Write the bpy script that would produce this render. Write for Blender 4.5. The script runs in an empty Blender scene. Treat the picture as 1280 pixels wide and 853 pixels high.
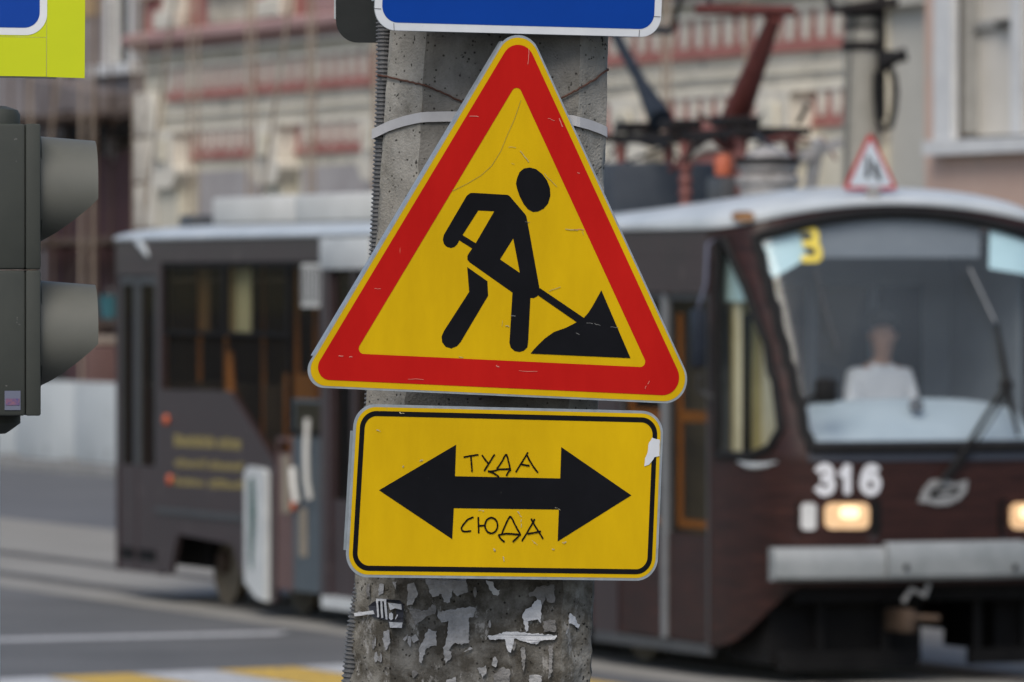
import bpy, bmesh, math, random
from mathutils import Vector, Matrix, noise
from mathutils.geometry import tessellate_polygon
random.seed(7)
S = bpy.context.scene
COL = S.collection
PI = math.pi

# ---------------------------------------------------------------- camera
FPX = 8340.0            # focal length in photo pixels (1280 wide), a 235 mm telephoto
CAMZ = 2.8
HORY = 357.0
cam = bpy.data.cameras.new('camera')
cam.sensor_width = 36.0
cam.lens = 36.0 * FPX / 1280.0
cam.clip_start = 0.5
cam.clip_end = 2000
cam.dof.use_dof = True
cam.dof.focus_distance = 13.72
cam.dof.aperture_fstop = 8.2
camo = bpy.data.objects.new('camera', cam)
COL.objects.link(camo)
camo.location = (0, 0, CAMZ)
camo.rotation_euler = (PI / 2 - math.atan((426.5 - HORY) / FPX), 0, 0)
S.camera = camo

# ---------------------------------------------------------------- sky, sun, exposure
SUN_EL, SUN_AZ = 48, 195          # degrees; azimuth measured clockwise from +Y
world = bpy.data.worlds.new('World')
S.world = world
world.use_nodes = True
wn = world.node_tree
bgn = wn.nodes['Background']
sky = wn.nodes.new('ShaderNodeTexSky')
sky.sky_type = 'NISHITA'
sky.sun_disc = False
sky.sun_elevation = math.radians(SUN_EL)
sky.sun_rotation = math.radians(SUN_AZ)
sky.air_density = 1.0
sky.dust_density = 2.0
sky.ozone_density = 1.0
wn.links.new(sky.outputs[0], bgn.inputs[0])
bgn.inputs[1].default_value = 0.10
sun = bpy.data.lights.new('sun', 'SUN')
sun.energy = 1.5
sun.angle = math.radians(35)
sun.color = (1.0, 0.92, 0.80)
suno = bpy.data.objects.new('sun', sun)
COL.objects.link(suno)
az, el = math.radians(SUN_AZ), math.radians(SUN_EL)
sdir = Vector((math.sin(az) * math.cos(el), math.cos(az) * math.cos(el), math.sin(el)))
suno.rotation_euler = (-sdir).to_track_quat('-Z', 'Y').to_euler()
suno.location = (0, 0, 40)
S.view_settings.view_transform = 'Standard'
S.view_settings.look = 'None'
S.view_settings.gamma = 1.0
S.view_settings.use_curve_mapping = False
S.view_settings.exposure = 0.75


# ---------------------------------------------------------------- helpers
def ray(px, py):
    return Vector(((px - 640.0) / FPX, 1.0, (HORY - py) / FPX))


def at(px, py, d):
    r = ray(px, py)
    return Vector((r.x * d, d, CAMZ + r.z * d))


class MB:
    """collects geometry for ONE mesh object"""
    def __init__(s):
        s.v, s.f = [], []

    def add(s, vs, fs):
        n = len(s.v)
        s.v += [tuple(p) for p in vs]
        s.f += [tuple(i + n for i in f) for f in fs]
        return s

    def box(s, x0, x1, y0, y1, z0, z1):
        vs = [(x, y, z) for z in (z0, z1) for y in (y0, y1) for x in (x0, x1)]
        return s.add(vs, [(0, 2, 3, 1), (4, 5, 7, 6), (0, 1, 5, 4), (2, 6, 7, 3), (0, 4, 6, 2), (1, 3, 7, 5)])

    def bbox(s, x0, x1, y0, y1, z0, z1, b):
        """box with chamfered vertical-profile edges (all edges bevelled)"""
        bm = bmesh.new()
        bmesh.ops.create_cube(bm, size=1)
        for v in bm.verts:
            v.co = Vector(((x0 + x1) / 2 + v.co.x * (x1 - x0), (y0 + y1) / 2 + v.co.y * (y1 - y0), (z0 + z1) / 2 + v.co.z * (z1 - z0)))
        bmesh.ops.bevel(bm, geom=bm.edges[:], offset=b, segments=2, profile=0.5, affect='EDGES')
        bm.verts.index_update()
        s.add([v.co for v in bm.verts], [[v.index for v in f.verts] for f in bm.faces])
        bm.free()
        return s

    def beam(s, a, b, w, h=None, up=(0, 0, 1)):
        a, b = Vector(a), Vector(b)
        h = w if h is None else h
        d = (b - a).normalized()
        u = Vector(up)
        if abs(d.dot(u)) > 0.98:
            u = Vector((1, 0, 0))
        r = d.cross(u).normalized() * (w / 2)
        t = r.cross(d).normalized() * (h / 2)
        vs = [p + i * r + j * t for p in (a, b) for i, j in ((-1, -1), (1, -1), (1, 1), (-1, 1))]
        return s.add(vs, [(0, 1, 2, 3), (7, 6, 5, 4), (0, 4, 5, 1), (1, 5, 6, 2), (2, 6, 7, 3), (3, 7, 4, 0)])

    def tube(s, path, r, n=10, cap=True):
        path = [Vector(p) for p in path]
        rs = r if isinstance(r, (list, tuple)) else [r] * len(path)
        prev = None
        base = len(s.v)
        for i, p in enumerate(path):
            d = (path[min(i + 1, len(path) - 1)] - path[max(i - 1, 0)]).normalized()
            if prev is None:
                u = Vector((0, 0, 1)) if abs(d.z) < 0.9 else Vector((1, 0, 0))
                prev = (u - d * u.dot(d)).normalized()
            else:
                prev = (prev - d * prev.dot(d)).normalized()
            w = d.cross(prev)
            for k in range(n):
                a = 2 * PI * k / n
                s.v.append(tuple(p + rs[i] * (math.cos(a) * prev + math.sin(a) * w)))
        for i in range(len(path) - 1):
            for k in range(n):
                a, b = base + i * n + k, base + i * n + (k + 1) % n
                s.f.append((a, b, b + n, a + n))
        if cap:
            s.f.append(tuple(base + k for k in range(n))[::-1])
            s.f.append(tuple(base + (len(path) - 1) * n + k for k in range(n)))
        return s

    def lathe(s, prof, o, axis=(0, 0, 1), n=24, cap=True):
        """prof: list of (radius, height along axis)"""
        ax = Vector(axis).normalized()
        u = Vector((0, 0, 1)) if abs(ax.z) < 0.9 else Vector((1, 0, 0))
        u = (u - ax * u.dot(ax)).normalized()
        w = ax.cross(u)
        base = len(s.v)
        for r, h in prof:
            for k in range(n):
                a = 2 * PI * k / n
                s.v.append(tuple(Vector(o) + ax * h + r * (math.cos(a) * u + math.sin(a) * w)))
        for i in range(len(prof) - 1):
            for k in range(n):
                a, b = base + i * n + k, base + i * n + (k + 1) % n
                s.f.append((a, b, b + n, a + n))
        if cap:
            s.f.append(tuple(base + k for k in range(n))[::-1])
            s.f.append(tuple(base + (len(prof) - 1) * n + k for k in range(n)))
        return s

    def prism(s, poly, a, b, axis='y'):
        """2D polygon extruded between a and b along axis"""
        def P(q, t):
            return (q[0], t, q[1]) if axis == 'y' else ((t, q[0], q[1]) if axis == 'x' else (q[0], q[1], t))
        n = len(poly)
        tri = tessellate_polygon([[Vector((p[0], p[1], 0)) for p in poly]])
        vs = [P(p, a) for p in poly] + [P(p, b) for p in poly]
        fs = [tuple(t) for t in tri] + [tuple(i + n for i in t)[::-1] for t in tri]
        fs += [(i, (i + 1) % n, (i + 1) % n + n, i + n) for i in range(n)]
        return s.add(vs, fs)

    def flat(s, loops, y, fn=None):
        """tessellated sheet (outer loop + holes) in the x-z plane at y"""
        L = [[Vector((p[0], p[1], 0)) for p in lp] for lp in loops]
        tri = tessellate_polygon(L)
        pts = [p for lp in loops for p in lp]
        vs = [fn(p) if fn else (p[0], y, p[1]) for p in pts]
        fs = []
        for t in tri:
            a, b, c = [pts[i] for i in t]
            cr = (b[0] - a[0]) * (c[1] - a[1]) - (b[1] - a[1]) * (c[0] - a[0])
            fs.append(tuple(t) if cr > 0 else tuple(t)[::-1])
        return s.add(vs, fs)

    def ribbon(s, pts, w, y):
        """flat brush stroke in the x-z plane with round-ish ends"""
        pts = [Vector((p[0], p[1], 0)) for p in pts]
        Lp, Rp = [], []
        for i, p in enumerate(pts):
            d = (pts[min(i + 1, len(pts) - 1)] - pts[max(i - 1, 0)]).normalized()
            nrm = Vector((-d.y, d.x, 0)) * (w / 2) * (0.9 + 0.2 * random.random())
            e = d * (w * 0.3) * (-1 if i == 0 else (1 if i == len(pts) - 1 else 0))
            Lp.append(p + nrm + e)
            Rp.append(p - nrm + e)
        n = len(pts)
        vs = [(q.x, y, q.y) for q in Lp + Rp]
        return s.add(vs, [(i, n + i, n + i + 1, i + 1) for i in range(n - 1)])


def obj(name, mb, mat, parent=None, smooth=False, fix=True, loc=None):
    me = bpy.data.meshes.new(name)
    me.from_pydata(mb.v, [], mb.f)
    if fix:
        bm = bmesh.new()
        bm.from_mesh(me)
        bmesh.ops.recalc_face_normals(bm, faces=bm.faces[:])
        bm.to_mesh(me)
        bm.free()
    me.materials.append(mat)
    if smooth:
        for p in me.polygons:
            p.use_smooth = True
        try:
            me.set_sharp_from_angle(angle=math.radians(40))
        except Exception:
            pass
    o = bpy.data.objects.new(name, me)
    COL.objects.link(o)
    if parent is not None:
        o.parent = parent
    if loc is not None:
        o.location = loc
    return o


def copy(o, parent, loc=None, mat=None):
    c = o.copy()
    COL.objects.link(c)
    c.parent = parent
    if loc is not None:
        c.location = loc
    return c


def thing(name, label, cat, loc=(0, 0, 0), rotz=0, group=None):
    o = bpy.data.objects.new(name, None)
    COL.objects.link(o)
    o.empty_display_size = 0.2
    o.location = loc
    o.rotation_euler = (0, 0, rotz)
    return tag(o, label, cat, group)


def tag(o, label, cat, group=None):
    o['label'] = label
    o['category'] = cat
    if group:
        o['group'] = group
    return o


def struct(o):
    o['kind'] = 'structure'
    return o


# ---------------------------------------------------------------- materials
def mat(name, c1, c2=None, rough=0.6, metal=0.0, scale=6.0, detail=6, bump=0.0, bscale=None, stretch=(1, 1, 1),
        spots=None, spot_scale=30, spot_lim=0.62, coat=0.0, emit=None, estr=0.0, contrast=(0.3, 0.7), spec=0.5, rvar=0.0):
    m = bpy.data.materials.new(name)
    m.use_nodes = True
    nt = m.node_tree
    N, L = nt.nodes, nt.links
    b = N['Principled BSDF']
    b.inputs['Roughness'].default_value = rough
    b.inputs['Metallic'].default_value = metal
    b.inputs['Coat Weight'].default_value = coat
    b.inputs['Coat Roughness'].default_value = 0.08
    b.inputs['Specular IOR Level'].default_value = spec
    tc = N.new('ShaderNodeTexCoord')
    mp = N.new('ShaderNodeMapping')
    mp.inputs['Scale'].default_value = stretch
    L.new(tc.outputs['Object'], mp.inputs['Vector'])
    n1 = N.new('ShaderNodeTexNoise')
    n1.inputs['Scale'].default_value = scale
    n1.inputs['Detail'].default_value = detail
    n1.inputs['Roughness'].default_value = 0.65
    L.new(mp.outputs[0], n1.inputs['Vector'])
    c2 = c2 or c1
    rp = N.new('ShaderNodeValToRGB')
    rp.color_ramp.elements[0].position = contrast[0]
    rp.color_ramp.elements[1].position = contrast[1]
    rp.color_ramp.elements[0].color = (*c1, 1)
    rp.color_ramp.elements[1].color = (*c2, 1)
    L.new(n1.outputs[0], rp.inputs[0])
    out = rp.outputs[0]
    if spots:
        n2 = N.new('ShaderNodeTexNoise')
        n2.inputs['Scale'].default_value = spot_scale
        n2.inputs['Detail'].default_value = 3
        L.new(mp.outputs[0], n2.inputs['Vector'])
        r2 = N.new('ShaderNodeValToRGB')
        r2.color_ramp.elements[0].position = spot_lim
        r2.color_ramp.elements[1].position = spot_lim + 0.04
        L.new(n2.outputs[0], r2.inputs[0])
        mx = N.new('ShaderNodeMix')
        mx.data_type = 'RGBA'
        L.new(r2.outputs[0], mx.inputs['Factor'])
        L.new(out, mx.inputs['A'])
        mx.inputs['B'].default_value = (*spots, 1)
        out = mx.outputs['Result']
    L.new(out, b.inputs['Base Color'])
    if rvar:
        mr = N.new('ShaderNodeMapRange')
        mr.inputs['To Min'].default_value = max(0.02, rough - rvar)
        mr.inputs['To Max'].default_value = min(1, rough + rvar)
        L.new(n1.outputs[0], mr.inputs['Value'])
        L.new(mr.outputs[0], b.inputs['Roughness'])
    if bump:
        n3 = N.new('ShaderNodeTexNoise')
        n3.inputs['Scale'].default_value = bscale or scale * 4
        n3.inputs['Detail'].default_value = 8
        L.new(mp.outputs[0], n3.inputs['Vector'])
        bp = N.new('ShaderNodeBump')
        bp.inputs['Strength'].default_value = bump
        bp.inputs['Distance'].default_value = 0.02
        L.new(n3.outputs[0], bp.inputs['Height'])
        L.new(bp.outputs[0], b.inputs['Normal'])
    if emit:
        b.inputs['Emission Color'].default_value = (*emit, 1)
        b.inputs['Emission Strength'].default_value = estr
    return m


def glass(name, tint, refl=1.0, rough=0.02, haze=0.0, hazecol=(.5, .5, .5)):
    m = bpy.data.materials.new(name)
    m.use_nodes = True
    nt = m.node_tree
    N, L = nt.nodes, nt.links
    for n in list(N):
        if n.type != 'OUTPUT_MATERIAL':
            N.remove(n)
    out = [n for n in N if n.type == 'OUTPUT_MATERIAL'][0]
    tr = N.new('ShaderNodeBsdfTransparent')
    tr.inputs[0].default_value = (*tint, 1)
    gl = N.new('ShaderNodeBsdfGlossy')
    gl.inputs['Roughness'].default_value = rough
    lw = N.new('ShaderNodeLayerWeight')
    lw.inputs[0].default_value = 0.5
    pw = N.new('ShaderNodeMath')
    pw.operation = 'POWER'
    pw.inputs[1].default_value = 4.0
    L.new(lw.outputs['Facing'], pw.inputs[0])
    ma = N.new('ShaderNodeMath')
    ma.operation = 'MULTIPLY_ADD'
    ma.inputs[1].default_value = 0.9
    ma.inputs[2].default_value = 0.05
    L.new(pw.outputs[0], ma.inputs[0])
    mu = N.new('ShaderNodeMath')
    mu.operation = 'MULTIPLY'
    mu.inputs[1].default_value = refl
    mu.use_clamp = True
    L.new(ma.outputs[0], mu.inputs[0])
    mx = N.new('ShaderNodeMixShader')
    L.new(mu.outputs[0], mx.inputs[0])
    last = tr.outputs[0]
    if haze:
        df = N.new('ShaderNodeBsdfDiffuse')
        df.inputs[0].default_value = (*hazecol, 1)
        m2 = N.new('ShaderNodeMixShader')
        no = N.new('ShaderNodeTexNoise')
        no.inputs['Scale'].default_value = 2.5
        mr = N.new('ShaderNodeMapRange')
        mr.inputs['To Min'].default_value = haze * 0.5
        mr.inputs['To Max'].default_value = haze * 1.5
        L.new(no.outputs[0], mr.inputs[0])
        L.new(mr.outputs[0], m2.inputs[0])
        L.new(tr.outputs[0], m2.inputs[1])
        L.new(df.outputs[0], m2.inputs[2])
        last = m2.outputs[0]
    L.new(last, mx.inputs[1])
    L.new(gl.outputs[0], mx.inputs[2])
    L.new(mx.outputs[0], out.inputs[0])
    return m


M = {}
M['yellow'] = mat('sign_yellow', (.47, .292, .0015), (.60, .38, .002), rough=.5, scale=5, stretch=(1, 1, .35), spots=(.36, .27, .05), spot_scale=26, spot_lim=.735, spec=.10, rvar=.1)
M['red'] = mat('sign_red', (.36, .006, .005), (.45, .010, .007), rough=.5, scale=5, stretch=(1, 1, .4), spots=(.50, .12, .08), spot_scale=30, spot_lim=.745, spec=.08, rvar=.1)
M['black'] = mat('sign_black', (.003, .003, .004), (.006, .006, .008), rough=.5, scale=6, spots=(.03, .03, .03), spot_scale=45, spot_lim=.745, spec=.12)
M['ink'] = mat('marker_ink', (.006, .004, .003), rough=.7, spec=.1)
M['steel'] = mat('galvanised', (.30, .33, .35), (.42, .45, .47), rough=.42, metal=.6, scale=40, rvar=.1)
M['steel_dull'] = mat('dull_zinc', (.17, .18, .19), (.25, .26, .27), rough=.6, metal=.4, scale=20)
M['scratch'] = mat('scratch_pale', (.46, .38, .20), (.36, .30, .12), rough=.7, scale=60)
M['scratch_red'] = mat('scratch_on_red', (.50, .10, .07), (.55, .2, .16), rough=.7, scale=80)
M['fleck_pale'] = mat('worn_pale', (.40, .34, .17), (.50, .45, .32), rough=.7, scale=120)
M['scratch_dark'] = mat('scratch_brown', (.30, .22, .03), rough=.7)
M['blue'] = mat('sign_blue', (.0005, .036, .24), (.0008, .042, .28), rough=.5, scale=3, spec=.15)
M['white_border'] = mat('sign_white', (.50, .52, .55), (.58, .60, .62), rough=.5, scale=10, spots=(.25, .25, .25), spot_scale=60, spot_lim=.71)
M['seam'] = mat('seam_dark', (.07, .07, .08), rough=.8)
M['grey_back'] = mat('sign_back_grey', (.012, .015, .016), (.018, .021, .022), rough=.6, scale=8, bump=.05, spec=.2)
M['fluoro'] = mat('fluorescent_yellow_green', (.40, .455, .0), (.45, .505, .0), rough=.5, scale=3, spec=.3)
M['lightbody'] = mat('traffic_light_plastic', (.034, .038, .034), (.046, .050, .044), rough=.6, spec=.2, scale=5, rvar=.06, spots=(.12, .12, .115), spot_scale=50, spot_lim=.72)
M['visor'] = mat('visor_plastic', (.085, .087, .076), (.104, .106, .093), rough=.55, spec=.3, scale=4, rvar=.06)
M['rubber'] = mat('rubber', (.006, .006, .007), (.011, .011, .011), rough=.7, spec=.2)
M['post'] = mat('post_white', (.45, .46, .47), (.55, .55, .56), rough=.6, scale=8)
M['conduit'] = mat('grey_conduit', (.075, .078, .08), (.13, .13, .135), rough=.55, scale=12, stretch=(1, 1, .3))
M['strap'] = mat('strap_grey', (.34, .34, .35), (.42, .42, .43), rough=.5, scale=20)
M['rust'] = mat('rusty_wire', (.045, .018, .012), (.09, .035, .02), rough=.8, scale=40)
M['paper'] = mat('paper_white', (.40, .41, .43), (.52, .53, .55), rough=.85, scale=30, bump=.3)
M['paper_grey'] = mat('paper_grey', (.20, .20, .20), (.33, .33, .335), rough=.9, scale=22, bump=.4)
M['paper_faint'] = mat('paper_faint', (.12, .115, .11), (.21, .205, .20), rough=.9, scale=30, bump=.4)
M['sticker_navy'] = mat('sticker_navy', (.008, .01, .018), (.03, .03, .04), rough=.6, scale=30)
M['asphalt'] = mat('asphalt', (.085, .088, .092), (.125, .128, .132), rough=.9, spec=.2, scale=.5, bump=.3, bscale=40, spots=(.15, .15, .155), spot_scale=9, spot_lim=.66)
M['asphalt2'] = mat('asphalt_far', (.075, .080, .088), (.105, .110, .118), rough=.85, scale=.4, bump=.2, bscale=30)
M['trackbed'] = mat('track_concrete', (.17, .165, .15), (.25, .245, .225), rough=.9, scale=.6, bump=.3, bscale=20, stretch=(.6, 2, 1))
M['rail'] = mat('rail_steel', (.06, .052, .045), (.10, .09, .08), rough=.45, metal=.5, scale=5)
M['paint_white'] = mat('road_white', (.31, .32, .33), (.45, .46, .47), rough=.8, scale=8, spots=(.16, .16, .165), spot_scale=14, spot_lim=.60)
M['paint_yellow'] = mat('road_yellow', (.42, .27, .04), (.52, .34, .06), rough=.8, scale=8, spots=(.17, .14, .08), spot_scale=14, spot_lim=.60)
M['kerb_dark'] = mat('rail_bed_dark', (.085, .08, .07), (.15, .145, .13), rough=.9, scale=2, stretch=(2, .3, 1))
M['kerb'] = mat('kerb_concrete', (.16, .16, .155), (.24, .24, .235), rough=.9, scale=3)
M['pavement'] = mat('pavement', (.11, .11, .11), (.16, .16, .158), rough=.9, scale=2)
# tram
M['brown'] = mat('tram_brown', (.010, .0038, .0035), (.036, .0125, .010), rough=.45, scale=2.4, stretch=(.7, .7, 10), detail=9, coat=.08, rvar=.1, spots=(.05, .018, .013), spot_scale=5, spot_lim=.62, spec=.22)
M['brown_plain'] = mat('tram_brown_plain', (.026, .0165, .0185), (.040, .026, .028), rough=.42, scale=1.4, coat=.2, spec=.3, rvar=.12, spots=(.05, .036, .037), spot_scale=3.5, spot_lim=.64)
M['tram_dark'] = mat('tram_dark', (.004, .004, .0045), (.009, .0085, .0085), rough=.8, scale=4, spec=.15)
M['tram_grey'] = mat('tram_frame_grey', (.035, .037, .041), (.05, .052, .056), rough=.5, scale=4)
M['roofwhite'] = mat('tram_roof_white', (.33, .365, .385), (.47, .50, .515), rough=.45, scale=1.6, coat=.1, spots=(.26, .27, .27), spot_scale=4, spot_lim=.68)
M['unit_white'] = mat('roof_unit_white', (.42, .42, .40), (.52, .52, .50), rough=.6, scale=2)
M['bumper'] = mat('bumper_grey', (.15, .165, .17), (.25, .265, .27), rough=.5, scale=3, spots=(.10, .10, .10), spot_scale=12, spot_lim=.68)
M['lamp_glass'] = mat('headlamp', (.35, .28, .18), (.5, .42, .3), rough=.25, scale=30, emit=(1.0, .50, .18), estr=.33)
M['lamp_core'] = mat('headlamp_core', (.6, .5, .3), rough=.2, emit=(1.0, .72, .42), estr=.9)
M['marker'] = mat('marker_lens', (.45, .46, .46), (.55, .55, .55), rough=.3)
M['amber'] = mat('amber_lens', (.17, .085, .03), (.24, .12, .04), rough=.3)
M['orange'] = mat('orange_reflector', (.42, .075, .02), (.50, .10, .03), rough=.4)
M['digits'] = mat('digits_white', (.55, .56, .60), (.65, .66, .68), rough=.5, scale=20)
M['chrome'] = mat('emblem_grey', (.22, .22, .22), (.34, .34, .34), rough=.4, metal=.4, scale=20)
M['gold'] = mat('gold_letters', (.20, .16, .05), (.25, .20, .075), rough=.5)
M['routeyellow'] = mat('route_yellow', (.75, .55, .02), (.8, .6, .03), rough=.5)
M['sunblind'] = mat('pale_blind', (.38, .55, .59), (.44, .61, .65), rough=.6)
M['dash'] = mat('dash_pale', (.27, .33, .37), (.35, .41, .45), rough=.5, scale=2)
M['cabgrey'] = mat('cab_grey', (.10, .115, .13), (.13, .145, .16), rough=.6)
M['interior'] = mat('interior_tan', (.075, .055, .03), (.11, .08, .045), rough=.6, scale=2)
M['interior_cream'] = mat('interior_cream', (.46, .42, .29), (.54, .50, .36), rough=.6)
M['ceiling'] = mat('interior_ceiling', (.16, .155, .14), rough=.7)
M['olive'] = mat('cab_olive', (.26, .215, .085), (.33, .28, .12), rough=.7)
M['floor'] = mat('interior_floor', (.05, .045, .04), rough=.8)
M['seat'] = mat('seat_dark', (.02, .02, .024), (.03, .03, .034), rough=.7)
M['handrail'] = mat('handrail_orange', (.32, .14, .03), (.40, .18, .04), rough=.45)
M['curtain'] = mat('curtain_green', (.40, .50, .47), (.48, .58, .54), rough=.8)
M['doorblue'] = mat('door_bluegrey', (.040, .055, .068), (.058, .074, .088), rough=.45, coat=.2)
M['doorbrown'] = mat('door_redbrown', (.085, .045, .042), (.11, .06, .055), rough=.5)
M['doorwhite'] = mat('door_white', (.38, .40, .41), (.50, .52, .52), rough=.55, scale=3)
M['doorbeige'] = mat('door_beige', (.20, .165, .12), (.24, .20, .15), rough=.5)
M['doorgreen'] = mat('door_green_glass', (.03, .08, .075), (.05, .11, .10), rough=.25)
M['wheel'] = mat('wheel_dusty', (.085, .068, .045), (.14, .115, .08), rough=.85, scale=8)
M['panto_red'] = mat('panto_red', (.075, .020, .017), (.12, .035, .03), rough=.65, scale=6, spec=.25)
M['panto_blue'] = mat('panto_bluegrey', (.012, .017, .025), (.022, .028, .038), rough=.6, scale=6, spec=.2)
M['panto_dark'] = mat('panto_dark', (.007, .007, .008), (.018, .014, .013), rough=.7, spec=.2)
M['red_support'] = mat('red_insulator', (.11, .035, .028), (.17, .055, .045), rough=.6)
M['insulator'] = mat('porcelain', (.13, .12, .115), (.34, .33, .32), rough=.5, scale=9)
M['orange_ball'] = mat('orange_cover', (.38, .09, .04), rough=.5)
M['signred'] = mat('small_sign_red', (.38, .03, .025), rough=.5)
M['signwhite'] = mat('small_sign_white', (.48, .53, .58), rough=.5)
M['rusty'] = mat('rusty_coupler', (.03, .018, .010), (.065, .038, .022), rough=.8, scale=12)
M['blue_dark'] = mat('mirror_navy', (.006, .009, .016), (.012, .016, .026), rough=.5, spec=.25)
M['cabinet'] = mat('cabinet_bluegrey', (.03, .037, .05), (.05, .058, .07), rough=.6, spec=.2)
M['lilac'] = mat('strap_lilac', (.10, .11, .16), rough=.6)
# person
M['skin'] = mat('skin', (.29, .165, .115), (.34, .20, .14), rough=.6)
M['shirt'] = mat('shirt_white', (.52, .54, .57), (.60, .62, .65), rough=.8, bump=.1)
M['hair'] = mat('hair_dark', (.012, .010, .009), (.02, .017, .015), rough=.7)
M['trousers'] = mat('trousers_dark', (.015, .016, .02), rough=.8)
# background
M['cream'] = mat('facade_cream', (.42, .39, .31), (.60, .57, .48), rough=.9, scale=.9, bump=.15, spots=(.30, .28, .24), spot_scale=2.2, spot_lim=.60)
M['cream_white'] = mat('facade_white', (.50, .47, .40), (.64, .61, .54), rough=.9, scale=1.5, spots=(.36, .34, .30), spot_scale=3, spot_lim=.60)
M['facade_red'] = mat('facade_red', (.27, .10, .085), (.37, .16, .14), rough=.9, scale=1.5, spots=(.40, .26, .22), spot_scale=2.6, spot_lim=.60)
M['facade_pink'] = mat('facade_pink', (.32, .19, .18), (.42, .28, .27), rough=.9, scale=1.2)
M['facade_grey'] = mat('facade_grey', (.24, .225, .225), (.36, .345, .345), rough=.9, scale=.8)
M['mauve'] = mat('mauve_plaster', (.15, .13, .13), (.25, .225, .22), rough=.9, scale=.5)
M['ochre'] = mat('ochre_plaster', (.36, .24, .11), rough=.9)
M['darkhole'] = mat('dark_recess_boards', (.012, .010, .010), (.03, .024, .022), rough=.9, scale=1.5)
M['maroon'] = mat('maroon_boards', (.045, .016, .018), (.07, .026, .028), rough=.8, scale=1.2)
M['pinkwall'] = mat('pink_plaster', (.42, .29, .235), (.50, .365, .30), rough=.9, scale=.5, spots=(.42, .33, .28), spot_scale=1.6, spot_lim=.62)
M['beigewall'] = mat('beige_grey_plaster', (.34, .33, .295), (.44, .43, .39), rough=.9, scale=.6)
M['frame_white'] = mat('window_frame_white', (.46, .47, .48), (.56, .57, .57), rough=.7, scale=3)
M['blind_pale'] = mat('roller_blind', (.44, .42, .38), (.54, .52, .48), rough=.9, scale=1.0)
M['reveal'] = mat('window_reveal_grey', (.23, .23, .22), (.29, .29, .28), rough=.9)
M['shutter_dark'] = mat('shutter_dark', (.05, .05, .045), rough=.8)
M['scaf'] = mat('scaffold_rust', (.20, .155, .12), (.31, .26, .21), rough=.8, scale=3)
M['scaf_dark'] = mat('scaffold_dark', (.055, .035, .025), (.11, .075, .055), rough=.8, scale=3)
M['scaf_grey'] = mat('scaffold_grey', (.20, .20, .20), (.30, .30, .295), rough=.7, scale=3)
M['plank'] = mat('scaffold_plank', (.16, .11, .075), (.24, .18, .125), rough=.9, scale=3, stretch=(.4, 4, 4))
M['barrier'] = mat('barrier_white', (.36, .39, .40), (.44, .47, .48), rough=.8, scale=.8, spots=(.33, .35, .355), spot_scale=2, spot_lim=.62)
M['concrete_bg'] = mat('overhead_pole_concrete', (.20, .195, .17), (.29, .28, .25), rough=.9, scale=2)
M['teal'] = mat('teal_tarp', (.03, .12, .15), rough=.8)
M['glass_dark'] = glass('window_glass_dark', (.10, .11, .12), .9)
M['glass_tram'] = glass('tram_side_glass', (.80, .75, .66), .2)
M['glass_cab'] = glass('cab_side_glass', (.9, .92, .9), .5)
M['glass_far'] = glass('far_side_glass', (.13, .125, .11), .5)
M['sill'] = mat('screen_sill', (.018, .022, .032), (.028, .033, .045), rough=.5, spec=.3)
M['glass_screen'] = glass('windscreen_glass', (.95, .97, .98), .6, haze=.06, hazecol=(.5, .58, .64))  # haze: pale diffuse film painted in as reflected sky


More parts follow.
